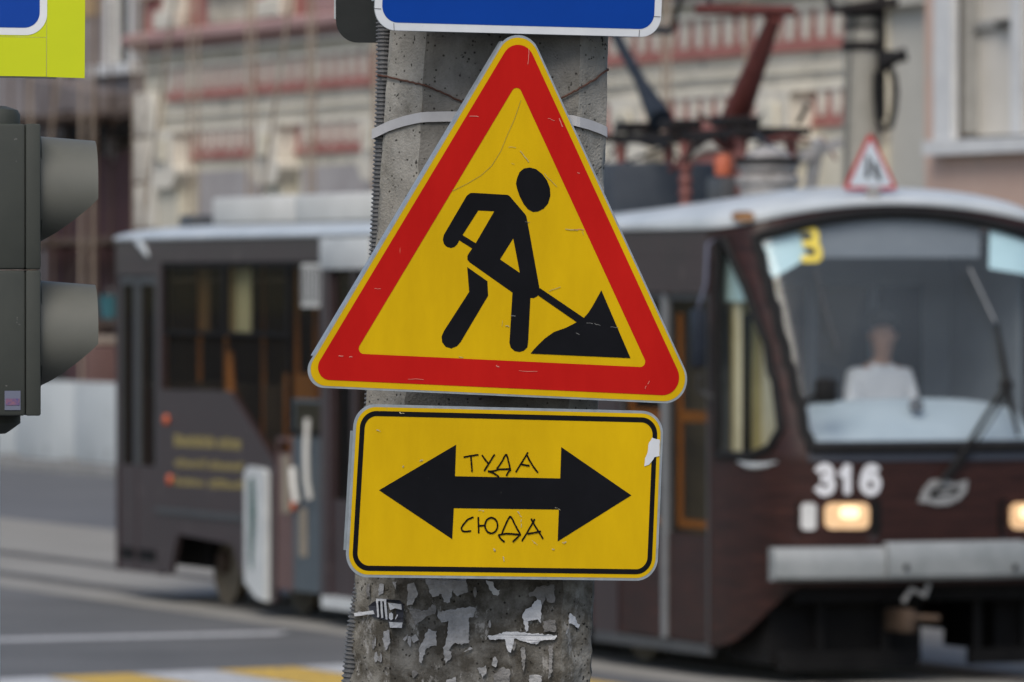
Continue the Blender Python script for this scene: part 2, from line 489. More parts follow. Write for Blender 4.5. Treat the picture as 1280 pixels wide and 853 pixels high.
# concrete of the sign pole: speckled, pitted, sooty and glue-stained low down
def concrete(name, c1, c2):
    m = mat(name, c1, c2, rough=.95, scale=9, detail=12, bump=.28, bscale=190, contrast=(.3, .7), spots=(.05, .047, .043), spot_scale=75, spot_lim=.66, spec=.15)
    nt = m.node_tree
    N, L = nt.nodes, nt.links
    b = N['Principled BSDF']
    src = b.inputs['Base Color'].links[0].from_socket
    tc = [n for n in N if n.type == 'TEX_COORD'][0]
    sp = N.new('ShaderNodeSeparateXYZ')
    L.new(tc.outputs['Object'], sp.inputs[0])

    def nz(scale, stretch=(1, 1, 1), detail=9, rough=.7):
        mp = N.new('ShaderNodeMapping')
        mp.inputs['Scale'].default_value = stretch
        L.new(tc.outputs['Object'], mp.inputs['Vector'])
        n = N.new('ShaderNodeTexNoise')
        n.inputs['Scale'].default_value = scale
        n.inputs['Detail'].default_value = detail
        n.inputs['Roughness'].default_value = rough
        L.new(mp.outputs[0], n.inputs['Vector'])
        return n.outputs[0]

    def ramp(sock, p0, p1, c0, c1):
        r = N.new('ShaderNodeValToRGB')
        r.color_ramp.elements[0].position = p0
        r.color_ramp.elements[1].position = p1
        r.color_ramp.elements[0].color = (*c0, 1)
        r.color_ramp.elements[1].color = (*c1, 1)
        L.new(sock, r.inputs[0])
        return r.outputs[0]

    def mix(kind, fac_, a_, b_):
        x = N.new('ShaderNodeMix')
        x.data_type = 'RGBA'
        x.blend_type = kind
        if isinstance(fac_, (int, float)):
            x.inputs['Factor'].default_value = fac_
        else:
            L.new(fac_, x.inputs['Factor'])
        L.new(a_, x.inputs['A'])
        if isinstance(b_, tuple):
            x.inputs['B'].default_value = (*b_, 1)
        else:
            L.new(b_, x.inputs['B'])
        return x.outputs['Result']

    def math_(op, a_, b_):
        x = N.new('ShaderNodeMath')
        x.operation = op
        for i, v in enumerate((a_, b_)):
            if isinstance(v, (int, float)):
                x.inputs[i].default_value = v
            else:
                L.new(v, x.inputs[i])
        return x.outputs[0]
    # old glue and grime below about 2.3 m, where posters were pasted and torn off (a stain with a ragged edge)
    mr = N.new('ShaderNodeMapRange')
    mr.inputs['From Min'].default_value = 2.40
    mr.inputs['From Max'].default_value = 2.15
    L.new(sp.outputs['Z'], mr.inputs['Value'])
    low = mr.outputs[0]
    grime = math_('ADD', math_('MULTIPLY', low, .22), nz(16))
    col = mix('MULTIPLY', 1.0, src, ramp(grime, .58, .78, (1, 1, 1), (.38, .36, .33)))
    # pale paper fibres left behind
    res = math_('MULTIPLY', low, nz(30, (1, 1, .45), 12, .75))
    col = mix('MIX', ramp(res, .565, .62, (0, 0, 0), (.75, .75, .75)), col, (.36, .355, .345))
    # soot higher up and rust run-off streaks
    col = mix('MULTIPLY', 1.0, col, ramp(nz(5, (1, 1, .5), 6), .40, .68, (1, 1, 1), (.55, .53, .50)))
    col = mix('MIX', ramp(nz(14, (1, 1, .08), 4), .64, .76, (0, 0, 0), (.4, .4, .4)), col, (.20, .15, .08))
    # open pores
    vo = N.new('ShaderNodeTexVoronoi')
    vo.inputs['Scale'].default_value = 62
    L.new(tc.outputs['Object'], vo.inputs['Vector'])
    col = mix('MULTIPLY', 1.0, col, ramp(vo.outputs['Distance'], .10, .19, (.22, .21, .20), (1, 1, 1)))
    L.new(col, b.inputs['Base Color'])
    return m


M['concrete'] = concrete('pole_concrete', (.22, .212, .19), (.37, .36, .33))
# darker mix of the same concrete for the broad front facet
M['concrete_face'] = concrete('pole_concrete_front', (.125, .121, .112), (.235, .228, .21))

# ---------------------------------------------------------------- 2D helpers


def round_poly(c, r, seg=10):
    out = []
    n = len(c)
    rl = r if isinstance(r, (list, tuple)) else [r] * n
    for i in range(n):
        r = rl[i]
        p, a, b = Vector(c[i]), Vector(c[i - 1]), Vector(c[(i + 1) % n])
        da, db = (a - p).normalized(), (b - p).normalized()
        th = da.angle(db) / 2
        L = r / math.tan(th)
        ctr = p + (da + db).normalized() * (r / math.sin(th))
        s, e = p + da * L - ctr, p + db * L - ctr
        a0 = math.atan2(s.y, s.x)
        a1 = math.atan2(e.y, e.x)
        d = (a1 - a0 + PI) % (2 * PI) - PI
        for k in range(seg + 1):
            t = a0 + d * k / seg
            out.append((ctr.x + r * math.cos(t), ctr.y + r * math.sin(t)))
    return out


def inset(c, d):
    """inset a convex polygon by d"""
    n = len(c)
    cen = sum((Vector(p) for p in c), Vector((0, 0))) / n
    lines = []
    for i in range(n):
        a, b = Vector(c[i]), Vector(c[(i + 1) % n])
        t = (b - a).normalized()
        nr = Vector((-t.y, t.x))
        if nr.dot(cen - a) < 0:
            nr = -nr
        lines.append((a + nr * d, t))
    out = []
    for i in range(n):
        (p, t), (q, s) = lines[i - 1], lines[i]
        k = ((q - p).x * s.y - (q - p).y * s.x) / (t.x * s.y - t.y * s.x)
        out.append(tuple(p + t * k))
    return out


# street direction: tram, tracks, facades and signs all follow it
PSI = math.radians(21.6)
CS, SN = math.cos(PSI), math.sin(PSI)

# ---------------------------------------------------------------- ground
TR0 = Vector((1.822, 46.30, 0))                 # tram frame: x across, y back along the street


def TW(x, y, z=0):
    return Vector((TR0.x + x * CS - y * SN, TR0.y + x * SN + y * CS, z))


g = MB()
g.add([(-400, -60, 0), (400, -60, 0), (400, 1500, 0), (-400, 1500, 0)], [(0, 1, 2, 3)])
ground = struct(obj('ground', g, M['asphalt'], fix=False))


def strip(name, x0, x1, y0, y1, z, m):
    q = MB().add([(x0, y0, 0), (x1, y0, 0), (x1, y1, 0), (x0, y1, 0)], [(0, 1, 2, 3)])
    o = obj(name, q, m, fix=False, loc=(TR0.x, TR0.y, z))
    o.rotation_euler = (0, 0, PSI)
    return o


tb = struct(strip('track_bed', -.35, 5.1, -30, 160, .004, M['trackbed']))
GA = .762
for rx in (1.25 - GA, 1.25 + GA):
    q = MB().box(rx - .035, rx + .035, -30, 160, .004, .012)
    o = struct(obj('rail', q, M['rail'], loc=(TR0.x, TR0.y, .004)))
    o.rotation_euler = (0, 0, PSI)
    q = MB().box(rx + (.065 if rx < 1.25 else -.085), rx + (.085 if rx < 1.25 else -.065), -30, 160, .004, .010)
    o = struct(obj('rail_groove', q, M['seam'], loc=(TR0.x, TR0.y, .004)))
    o.rotation_euler = (0, 0, PSI)
for rx in (1.25 - GA, 1.25 + GA):
    struct(strip('rail_bed', rx - .22, rx + .22, -30, 160, .0075, M['kerb_dark']))
road2 = struct(strip('far_road', 5.1, 11.6, -30, 160, .004, M['asphalt2']))
# painted markings: a stop line and a zebra crossing of alternating yellow and white bars


def quad_on_ground(name, pts, z, m):
    q = MB().add([(p.x, p.y, z) for p in pts], [(0, 1, 2, 3)])
    return obj(name, q, m, parent=ground)


def gp(px, py):
    d = FPX * CAMZ / (py - HORY)
    return at(px, py, d)


a, b = gp(-260, 809), gp(345, 794.5)
nn = Vector((0.1, .55, 0))
quad_on_ground('stop_line', [a, b, b + nn, a + nn], .005, M['paint_white'])
e0, e1 = gp(60, 847.5), gp(400, 833.5)
edge = (e1 - e0)
el = edge.length
edge.normalize()
fwd = Vector((SN, -CS, 0))
w = el / 3.3
for k in range(-9, 5):
    p = e0 + edge * (w * k)
    q = p + edge * (w * .97)
    quad_on_ground('yellow_stripe' if k % 2 == 0 else 'white_stripe', [p, q, q + fwd * 4, p + fwd * 4], .009,
                   M['paint_yellow'] if k % 2 == 0 else M['paint_white'])

# far kerb and pavement
for nm, x0, x1, z0, z1, m in (('kerb', 11.6, 11.85, 0, .13, M['kerb']), ('pavement', 11.853, 14.4, 0, .12, M['pavement'])):
    o = struct(obj(nm, MB().box(x0, x1, -30, 160, z0, z1), m, loc=(TR0.x, TR0.y, 0)))
    o.rotation_euler = (0, 0, PSI)

# ---------------------------------------------------------------- the concrete pole with the signs
PD = 13.86                                      # distance of the pole's front facet


def pole_cx(z):
    return ((623.5 - 640) / FPX * PD) + (z - 3.32) * .0455


def pole_w(z):
    return .457 + (3.32 - z) * .036             # full width


SEC = [(-.500, .34), (-.332, .0), (.372, .0), (.500, .28), (.500, .62), (.33, .95), (-.33, .95), (-.500, .66)]  # cross-section in widths, x right, y depth


def sec_depth(X):
    if X < -.332:
        return (-.332 - X) / .168 * .34
    if X > .372:
        return (X - .372) / .128 * .28
    return 0.0


def pole_pt(px, py, off=.004):
    """point on the pole's visible surface under a photo pixel"""
    d = PD
    for _ in range(4):
        p = at(px, py, d)
        wz = pole_w(p.z)
        d = PD + sec_depth((p.x - pole_cx(p.z)) / wz) * wz * .45
    p = at(px, py, d)
    p.y -= off
    return p


pole = thing('concrete_pole', 'weathered grey concrete pole carrying the yellow roadworks signs', 'pole', (pole_cx(0), PD, 0))
PB = Vector((pole_cx(0), PD, 0))
pm = MB()
zs = [0, .6, 1.2, 1.7] + [1.8 + .0125 * i for i in range(144)] + [3.7, 4.2, 5, 6, 7]
ring = []
for i in range(len(SEC)):
    a, b = SEC[i], SEC[(i + 1) % len(SEC)]
    n = {0: 14, 1: 44, 2: 12, 7: 8}.get(i, 4)
    for k in range(n):
        ring.append((a[0] + (b[0] - a[0]) * k / n, a[1] + (b[1] - a[1]) * k / n, min(k, n - k) / n * math.hypot(b[0] - a[0], b[1] - a[1])))
R = len(ring)
for z in zs:
    wz = pole_w(z)
    for (x, y, e) in ring:
        P = Vector((x * wz, y * wz * .45, z))
        rough_amt = .0022 + .0055 * max(0, min(1, (2.35 - z) / .3))
        nz = noise.fractal(Vector((P.x * 22, P.y * 22, z * 22)), 1.0, 2.0, 4)
        chip = max(0, noise.noise(Vector((x * 9, y * 9, z * 16)))) * (.010 if e < .02 else 0)
        c = Vector((0, .2, z))
        dr = (P - c)
        dr.z = 0
        dr.normalize()
        P += dr * (nz * rough_amt - chip)
        pm.v.append((P.x + pole_cx(z) - PB.x, P.y, z))
for i in range(len(zs) - 1):
    for k in range(R):
        a, b = i * R + k, i * R + (k + 1) % R
        pm.f.append((a, b, b + R, a + R))
pm.f.append(tuple((len(zs) - 1) * R + k for k in range(R)))
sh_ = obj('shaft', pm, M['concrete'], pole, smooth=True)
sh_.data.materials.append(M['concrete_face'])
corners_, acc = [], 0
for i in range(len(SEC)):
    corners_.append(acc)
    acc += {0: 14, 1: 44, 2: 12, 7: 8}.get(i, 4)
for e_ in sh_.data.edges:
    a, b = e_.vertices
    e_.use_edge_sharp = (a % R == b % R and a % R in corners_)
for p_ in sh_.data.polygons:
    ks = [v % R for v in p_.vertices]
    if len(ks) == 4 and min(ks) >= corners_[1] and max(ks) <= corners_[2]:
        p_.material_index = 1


def ragged(poly, jit, step):
    out = []
    n = len(poly)
    for i in range(n):
        a, b = Vector(poly[i]), Vector(poly[(i + 1) % n])
        m = max(1, int((b - a).length / step))
        for k in range(m):
            p = a + (b - a) * k / m
            out.append((p.x + random.uniform(-jit, jit), p.y + random.uniform(-jit, jit)))
    return out


def scrap(name, zp, m, off=.005, jit=3.4, step=8, par=None):
    """torn paper: outline in enlarged-photo units, laid on the pole's surface"""
    pts = [(420 + x * .28125, 700 + y * .28125) for x, y in ragged(zp, jit, step)] if jit else [(420 + x * .28125, 700 + y * .28125) for x, y in zp]
    q = MB()
    n = len(pts)
    tri = tessellate_polygon([[Vector((p[0], p[1], 0)) for p in pts]])
    lift = [(.003 + .003 * noise.noise(Vector((p[0] / 9, p[1] / 9, 3)))) if jit else 0 for p in pts]
    top = [pole_pt(p[0], p[1], off + l) - PB for p, l in zip(pts, lift)]
    bot = [p + Vector((0, .0012, 0)) for p in top]
    q.add(top + bot, [tuple(t) for t in tri] + [tuple(i + n for i in t)[::-1] for t in tri] + [(i, (i + 1) % n, (i + 1) % n + n, i + n) for i in range(n)])
    return obj(name, q, m, par or pole)


W_, G_, F_ = M['paper'], M['paper_grey'], M['paper_faint']
for poly, m in [
    ([(320, 110), (350, 100), (365, 150), (340, 200), (315, 205)], G_),
    ([(395, 85), (580, 85), (585, 140), (540, 165), (520, 135), (505, 190), (480, 190), (470, 150), (430, 165), (415, 140)], G_),
    ([(665, 90), (695, 95), (710, 130), (730, 135), (720, 157), (700, 155), (680, 125)], W_),
    ([(905, 160), (915, 200), (910, 280), (895, 265), (850, 270), (858, 315), (845, 320), (828, 250), (840, 225), (875, 200)], W_),
    ([(672, 340), (760, 320), (860, 325), (985, 335), (975, 355), (905, 360), (890, 378), (850, 365), (795, 350), (775, 415), (760, 400), (750, 355), (680, 355)], W_),
    ([(450, 230), (600, 208), (620, 215), (615, 250), (590, 260), (590, 370), (560, 375), (530, 370), (500, 400), (515, 410), (510, 440), (485, 460), (475, 400), (495, 340), (500, 270), (470, 280), (450, 250)], G_),
    ([(320, 215), (400, 225), (430, 200), (445, 205), (440, 240), (410, 250), (350, 290), (345, 270)], F_),
    ([(410, 305), (445, 320), (445, 380), (420, 385), (400, 400), (380, 460), (368, 450), (370, 390), (390, 350)], G_),
    ([(330, 345), (355, 330), (370, 355), (345, 372)], G_),
    ([(215, 320), (238, 310), (240, 370), (222, 405), (208, 350)], G_),
    ([(190, 105), (210, 110), (210, 150), (190, 160)], G_),
    ([(135, 110), (150, 105), (150, 160), (138, 165)], F_),
    ([(1038, 235), (1060, 255), (1082, 290), (1075, 302), (1035, 280)], W_),
    ([(1020, 330), (1035, 295), (1030, 325)], G_),
    ([(890, 120), (970, 110), (975, 190), (945, 190), (930, 165), (922, 200), (870, 150)], F_),
    ([(630, 485), (665, 470), (670, 500), (650, 525)], G_),
    ([(700, 510), (740, 475), (775, 490), (770, 560), (700, 560)], F_),
    ([(860, 510), (915, 515), (915, 560), (855, 560)], G_),
    ([(945, 380), (965, 380), (960, 500), (945, 530)], F_),
    ([(490, 535), (530, 520), (545, 560), (490, 560)], G_),
    ([(570, 410), (600, 385), (605, 395)], G_),
    ([(820, 390), (840, 385), (842, 470), (832, 500)], F_),
    ([(250, 95), (268, 95), (265, 135)], G_),
    ([(300, 350), (318, 330), (310, 360)], G_),
    ([(920, 270), (975, 265), (978, 318), (925, 318)], F_),
]:
    scrap('paper_scrap', poly, m)
rs_ = random.Random(21)
for _ in range(16):
    cx0, cy0 = rs_.choice([(rs_.uniform(100, 260), rs_.uniform(100, 500)), (rs_.uniform(280, 620), rs_.uniform(95, 540)), (rs_.uniform(620, 1000), rs_.uniform(95, 540))])
    ww, hh = rs_.uniform(5, 18), rs_.uniform(8, 34)
    nn_ = rs_.randint(5, 8)
    pl0 = [(cx0 + ww * rs_.uniform(.5, 1) * math.cos(2 * PI * k / nn_), cy0 + hh * rs_.uniform(.5, 1) * math.sin(2 * PI * k / nn_)) for k in range(nn_)]
    scrap('paper_scrap', pl0, rs_.choice((F_, F_, F_, G_)), off=.0025 + .0015 * rs_.random(), jit=1.5, step=8)
st = scrap('sticker', [(145, 205), (185, 172), (285, 180), (300, 200), (298, 305), (235, 300), (230, 270), (165, 255), (150, 235)], M['sticker_navy'], off=.006, jit=1.2)
for poly in ([(80, 236), (165, 224), (172, 240), (82, 250)], [(178, 180), (187, 178), (192, 255), (184, 255)], [(196, 180), (205, 178), (210, 258), (202, 258)],
             [(213, 178), (223, 178), (230, 266), (220, 262)], [(178, 172), (224, 174), (224, 184), (178, 182)],
             [(236, 238), (246, 232), (254, 240), (254, 262), (244, 268), (236, 260)], [(262, 262), (272, 242), (276, 244), (266, 265)],
             [(232, 190), (290, 196), (292, 222), (262, 214), (240, 224)], [(236, 276), (296, 278), (292, 302), (240, 300)]):
    scrap('torn_print', poly, M['paper'], off=.0085, jit=.8, step=18, par=pole)

# corrugated conduit
cond_px = [(480, -200), (480, -40), (480, 60), (478.5, 140), (475.5, 220), (472, 300), (469, 380), (467, 470), (462, 560), (460, 640), (454, 720), (444, 780), (436.5, 853), (427, 960), (415, 1100), (400, 1400), (380, 1960)]
cp = [at(x, y, 13.97 if y < 700 else 13.95) for x, y in cond_px]
dense = []
for i in range(len(cp) - 1):
    n = max(2, int((cp[i + 1] - cp[i]).length / .0022))
    p0, p1, p2, p3 = cp[max(0, i - 1)], cp[i], cp[i + 1], cp[min(len(cp) - 1, i + 2)]
    for k in range(n):
        t = k / n
        dense.append(.5 * ((2 * p1) + (p2 - p0) * t + (2 * p0 - 5 * p1 + 4 * p2 - p3) * t * t + (3 * p1 - p0 - 3 * p2 + p3) * t ** 3))
rad = [.0150 + .0022 * (1 if (i // 2) % 2 else -1) for i in range(len(dense))]
base = dense[-1].copy()
cq = MB().tube([p - base for p in dense], rad, 12)
tag(obj('corrugated_conduit', cq, M['conduit'], loc=base), 'grey corrugated cable conduit running up the edge of the concrete pole', 'conduit')

# band clamp and rusty wire round the pole (closed loops round the back)


def loop_pts(front_px, off):
    pts = [pole_pt(x, y, off) for x, y in front_px]
    a, b = pts[0], pts[-1]
    back = []
    wz = pole_w(a.z)
    for X, Y in ((.505, .62), (.345, .97), (-.345, .97), (-.505, .62)):
        t = (X + .5)
        back.append(Vector((pole_cx(a.z) + X * wz, PD + Y * wz * .45 + off, b.z * t + a.z * (1 - t))))
    return pts + back


lp = loop_pts([(470, 164), (487, 158), (505, 152), (520, 148.5), (527, 147.2), (530, 147), (534, 146.6), (560, 146), (640, 147), (700, 149), (716, 151), (720, 152), (724, 153), (735, 156), (750, 161.5), (757, 165)], .006)
lp[0] = at(466, 168, 13.95)
o0 = Vector((lp[3].x, lp[3].y, 0))
sm = MB()
n = len(lp)
ctr = Vector((pole_cx(3.1), PD + .09, 0))
for p in lp:
    out = (p - ctr)
    out.z = 0
    out.normalize()
    for dz, do in ((-.0105, 0), (.0105, 0), (.0105, .0022), (-.0105, .0022)):
        q = p + out * do - o0
        sm.v.append((q.x, q.y, p.z + dz))
for i in range(n):
    j = (i + 1) % n
    for k in range(4):
        sm.f.append((i * 4 + k, i * 4 + (k + 1) % 4, j * 4 + (k + 1) % 4, j * 4 + k))
tag(obj('band_clamp', sm, M['strap'], loc=o0), 'pale grey band clamp wrapped round the pole and conduit', 'clamp')
lp = loop_pts([(473, 95), (487, 97), (505, 101), (520, 104.5), (526, 106), (531, 107.2), (536, 109), (555, 117), (580, 129), (640, 158), (700, 124), (714, 116.5), (719, 114), (724, 111), (730, 107.5), (745, 99), (760, 87)], .006)
lp[0] = at(472.5, 94, 13.94)
wbase = Vector((lp[3].x, lp[3].y, 0))
wl = []
for i in range(len(lp)):
    a, b = lp[i], lp[(i + 1) % len(lp)]
    wl += [a + (b - a) * k / 4 + Vector((0, random.uniform(-.0006, .0006), random.uniform(-.0012, .0012))) for k in range(4)]
wl.append(lp[0])
tag(obj('tie_wire', MB().tube([p - wbase for p in wl], .0021, 6), M['rust'], loc=wbase), 'thin rusty tie wire tied round the top of the concrete pole', 'wire')

# ---------------------------------------------------------------- sign frames
SD = 13.73


def frame_origin(px, py, off=0.0, d=SD):
    """a point of the common sign plane"""
    return unplane(px, py, off, d)


def unplane(px, py, off=0.0, d=SD):
    n = Vector((SN, -CS, 0))
    p0 = at(606, 400, d) + n * off
    r = ray(px, py)
    t = n.dot(p0 - Vector((0, 0, CAMZ))) / n.dot(r)
    return Vector((0, 0, CAMZ)) + r * t


ER = Vector((CS, SN, 0))


def local2(px, py, org, off=0.0):
    p = unplane(px, py, off) - org
    return (p.dot(ER), p.z)


def zoom(x0, y0, s):
    return lambda q: (x0 + q[0] * s, y0 + q[1] * s)


def plate(parent, poly, corners, m, depth=.018, rim=M['steel'], gap=.05):
    """sheet-metal sign panel with folded flanges on its straight edges"""
    obj('panel', MB().prism(poly, 0, .0025), m, parent)
    n = len(corners)
    for i in range(n):
        a, b = Vector(corners[i]), Vector(corners[(i + 1) % n])
        d = (b - a).normalized()
        a2, b2 = a + d * gap, b - d * gap
        nr = Vector((-d.y, d.x))
        cen = sum((Vector(c) for c in corners), Vector((0, 0))) / n
        if nr.dot(cen - a) < 0:
            nr = -nr
        q = [a2, b2, b2 + nr * .0025, a2 + nr * .0025]
        obj('flange', MB().prism([tuple(v) for v in q], .0028, depth), rim, parent)


def bracket(parent, zc, x0, x1, y0, y1):
    obj('mounting_rail', MB().box(x0, x1, y0, y0 + .025, zc - .018, zc + .018), M['steel_dull'], parent)
    obj('mounting_bracket', MB().box(-.02, .02, y0 + .0255, y1, zc - .015, zc + .015), M['steel_dull'], parent)


# ---- triangular roadworks sign
O1 = unplane(606, 400)
tri = thing('roadworks_sign', 'yellow triangular roadworks sign with red border and black digging figure', 'road sign', O1, PSI)
T = lambda px, py: local2(px, py, O1)
cor = [T(650.4, 18), T(372.3, 481.5), T(873.9, 504.2)]
corp = inset(cor, -.0035)
outer = round_poly(corp, [.049, .036, .050], 12)
plate(tri, outer, corp, M['steel'], gap=.075)
y1 = round_poly(inset(cor, .0006), [.046, .034, .047], 12)
obj('yellow_field', MB().flat([y1], -.0006), M['yellow'], tri, fix=False)
r1 = round_poly(inset(cor, .0130), [.036, .026, .037], 12)
r2 = round_poly(inset(cor, .0695), .011, 8)
obj('red_border', MB().flat([r1, r2], -.0012), M['red'], tri, fix=False)
Z = zoom(540, 190, .3164)
tz = lambda L: [T(*Z(p)) for p in L]
head = [(335, 105), (345, 80), (362, 66), (385, 62), (410, 68), (435, 88), (454, 114), (465, 143), (467, 173), (458, 204), (440, 225), (418, 236), (398, 238), (378, 227), (361, 206), (345, 175), (335, 145), (331, 125)]
obj('figure_head', MB().flat([tz(head)], -.0012), M['black'], tri, fix=False)
bodyp = [(150, 163), (160, 162), (298, 170), (306, 175), (366, 245), (372, 255), (377, 280), (424, 540), (423, 556), (416, 570), (402, 578), (388, 577), (379, 752), (376, 772), (362, 786), (344, 791), (325, 787), (310, 773), (305, 755), (317, 556),
         (147, 436), (139, 426), (139, 412), (145, 400), (158, 382), (107, 350), (100, 364), (88, 376), (74, 380), (57, 375), (46, 363), (42, 347), (46, 328), (136, 174)]
inner_arm = [(182, 232), (245, 235), (172, 361), (120, 329)]
hole2 = [(320, 342), (346, 478), (268, 425)]
obj('figure_body', MB().flat([tz(bodyp), tz(inner_arm), tz(hole2)], -.0012), M['black'], tri, fix=False)
leg = [(138, 455), (218, 511), (221, 568), (112, 752), (98, 768), (75, 777), (53, 770), (39, 752), (37, 730), (46, 708), (146, 553)]
obj('figure_leg', MB().flat([tz(leg)], -.0012), M['black'], tri, fix=False)
heap = [(668, 547), (783, 815), (388, 797), (402, 780), (420, 761), (445, 737), (480, 712), (530, 694), (571, 673), (418, 567), (425, 538), (599, 656), (617, 635), (633, 610)]
obj('shovel_and_heap', MB().flat([tz(heap)], -.0016), M['black'], tri, fix=False)
# a long curved scratch and small flecks of missing film
Z4 = zoom(380, 0, .375)
sc = [(495, 637), (545, 612), (590, 585), (625, 553), (655, 505), (675, 455), (700, 400), (722, 335)]
obj('scratch', MB().ribbon([T(*Z4(p)) for p in sc], .0011, -.0014), M['scratch_dark'], tri, fix=False)
rn_w = lambda: random.choice((.0007, .0010, .0014, .0020))
Z5 = zoom(380, 240, .375)
M['fleck_yellow'] = mat('worn_yellow', (.34, .26, .05), (.44, .36, .16), rough=.7, scale=120)
M['fleck_black'] = mat('worn_black', (.04, .04, .04), (.16, .16, .15), rough=.7, scale=120)
for mk, zz, marks in (
        ('scratch_red', Z4, [(812, 395, 24, .3), (550, 388, 30, .05), (900, 765, 30, .05), (745, 215, 50, -1.5), (850, 395, 30, 1.2), (910, 577, 8, .2)]),
        ('scratch_red', Z5, [(715, 597, 60, .02), (345, 624, 52, .02), (235, 323, 20, 0), (115, 547, 14, 0), (150, 550, 10, 0), (640, 580, 10, .3), (1145, 640, 10, -1), (1135, 655, 8, -1)]),
        ('fleck_yellow', Z4, [(680, 490, 26, .1), (720, 505, 46, .9), (800, 580, 60, .8), (925, 770, 14, 1.2), (690, 545, 10, .4), (870, 765, 40, .05)]),
        ('fleck_yellow', Z5, [(815, 330, 40, -.3), (515, 550, 14, .1), (660, 430, 18, 1.6), (672, 445, 10, .4)]),
        ('fleck_black', Z5, [(690, 412, 14, .1), (940, 437, 20, .1), (968, 440, 20, .3), (1020, 450, 25, .1), (735, 100, 16, .1), (905, 470, 14, .4)])):
    fl = MB()
    for (x, y, l, a) in marks:
        pts = []
        for k in range(5):
            p = zz((x + l * k / 4 * math.cos(a), y + l * k / 4 * math.sin(a)))
            pts.append(T(p[0] + random.uniform(-.5, .5), p[1] + random.uniform(-.5, .5)))
        fl.ribbon(pts, rn_w(), -.0021)
    obj('flaked_film', fl, M[mk], tri, fix=False)['kind'] = 'stuff'
bracket(tri, T(606, 330)[1], -.12, .12, .003, .135)
bracket(tri, T(606, 470)[1], -.30, .30, .003, .135)

# ---- rectangular double-arrow plate
O2 = unplane(606, 620)
plt = thing('arrow_plate', 'yellow rectangular plate with black double-headed arrow and handwritten words', 'road sign', O2, PSI)
T2 = lambda px, py: local2(px, py, O2)
cor2 = [T2(443.5, 505), T2(431, 721.7), T2(821.3, 726.6), T2(830, 514.4)]
plate(plt, round_poly(cor2, .048, 12), cor2, M['steel'], gap=.055)
f = lambda d, r: round_poly(inset(cor2, d), r, 12)
obj('yellow_field', MB().flat([f(.0055, .043)], -.0006), M['yellow'], plt, fix=False)
obj('black_outline', MB().flat([f(.0135, .036), f(.0240, .026)], -.0012), M['black'], plt, fix=False)
arrow = [(473.4, 613), (565, 674.3), (567, 635.5), (698.3, 637.2), (696.8, 677.2), (789, 619.4), (701.3, 559), (700, 598.3), (568.5, 595.5), (569.9, 556)]
obj('double_arrow', MB().flat([[T2(*p) for p in arrow]], -.0012), M['black'], plt, fix=False)
Zg = zoom(560, 550, .1641)
strokes = {
    'letter_t': [[(120, 132), (170, 122), (226, 114)], [(172, 122), (176, 180), (180, 240)]],
    'letter_u': [[(258, 118), (280, 150), (305, 180)], [(350, 115), (318, 165), (275, 235)]],
    'letter_d': [[(305, 240), (340, 238), (395, 225), (474, 222)], [(372, 218), (408, 165), (440, 112), (458, 165), (470, 222)], [(473, 228), (455, 248), (443, 272)], [(308, 240), (345, 254), (382, 280)]],
    'letter_a': [[(515, 243), (560, 172), (605, 98)], [(600, 120), (640, 192), (680, 247)], [(558, 188), (615, 197)]],
    'letter_s': [[(188, 590), (150, 607), (115, 645), (100, 673), (108, 692), (130, 699), (170, 694)]],
    'letter_yu': [[(228, 592), (230, 650), (232, 708)], [(235, 656), (282, 650)],
                  [(327 + 48 * math.cos(t * PI / 7), 652 + 59 * math.sin(t * PI / 7)) for t in range(15)]],
    'letter_d2': [[(405, 720), (435, 650), (462, 594), (478, 590), (510, 650), (546, 716)], [(382, 726), (440, 716), (550, 722)], [(382, 726), (400, 755), (425, 775)], [(545, 724), (492, 775)]],
    'letter_a2': [[(562, 768), (610, 690), (656, 606)], [(632, 604), (675, 680), (720, 752)], [(604, 716), (660, 706), (702, 698)]],
}


def smooth_line(P_, n=5):
    P_ = [Vector(p) for p in P_]
    out = []
    for i in range(len(P_) - 1):
        p0, p1, p2, p3 = P_[max(0, i - 1)], P_[i], P_[i + 1], P_[min(len(P_) - 1, i + 2)]
        for k in range(n):
            t = k / n
            q_ = .5 * ((2 * p1) + (p2 - p0) * t + (2 * p0 - 5 * p1 + 4 * p2 - p3) * t * t + (3 * p1 - p0 - 3 * p2 + p3) * t ** 3)
            out.append((q_.x + random.uniform(-.0003, .0003), q_.y + random.uniform(-.0003, .0003)))
    out.append(tuple(P_[-1]))
    return out


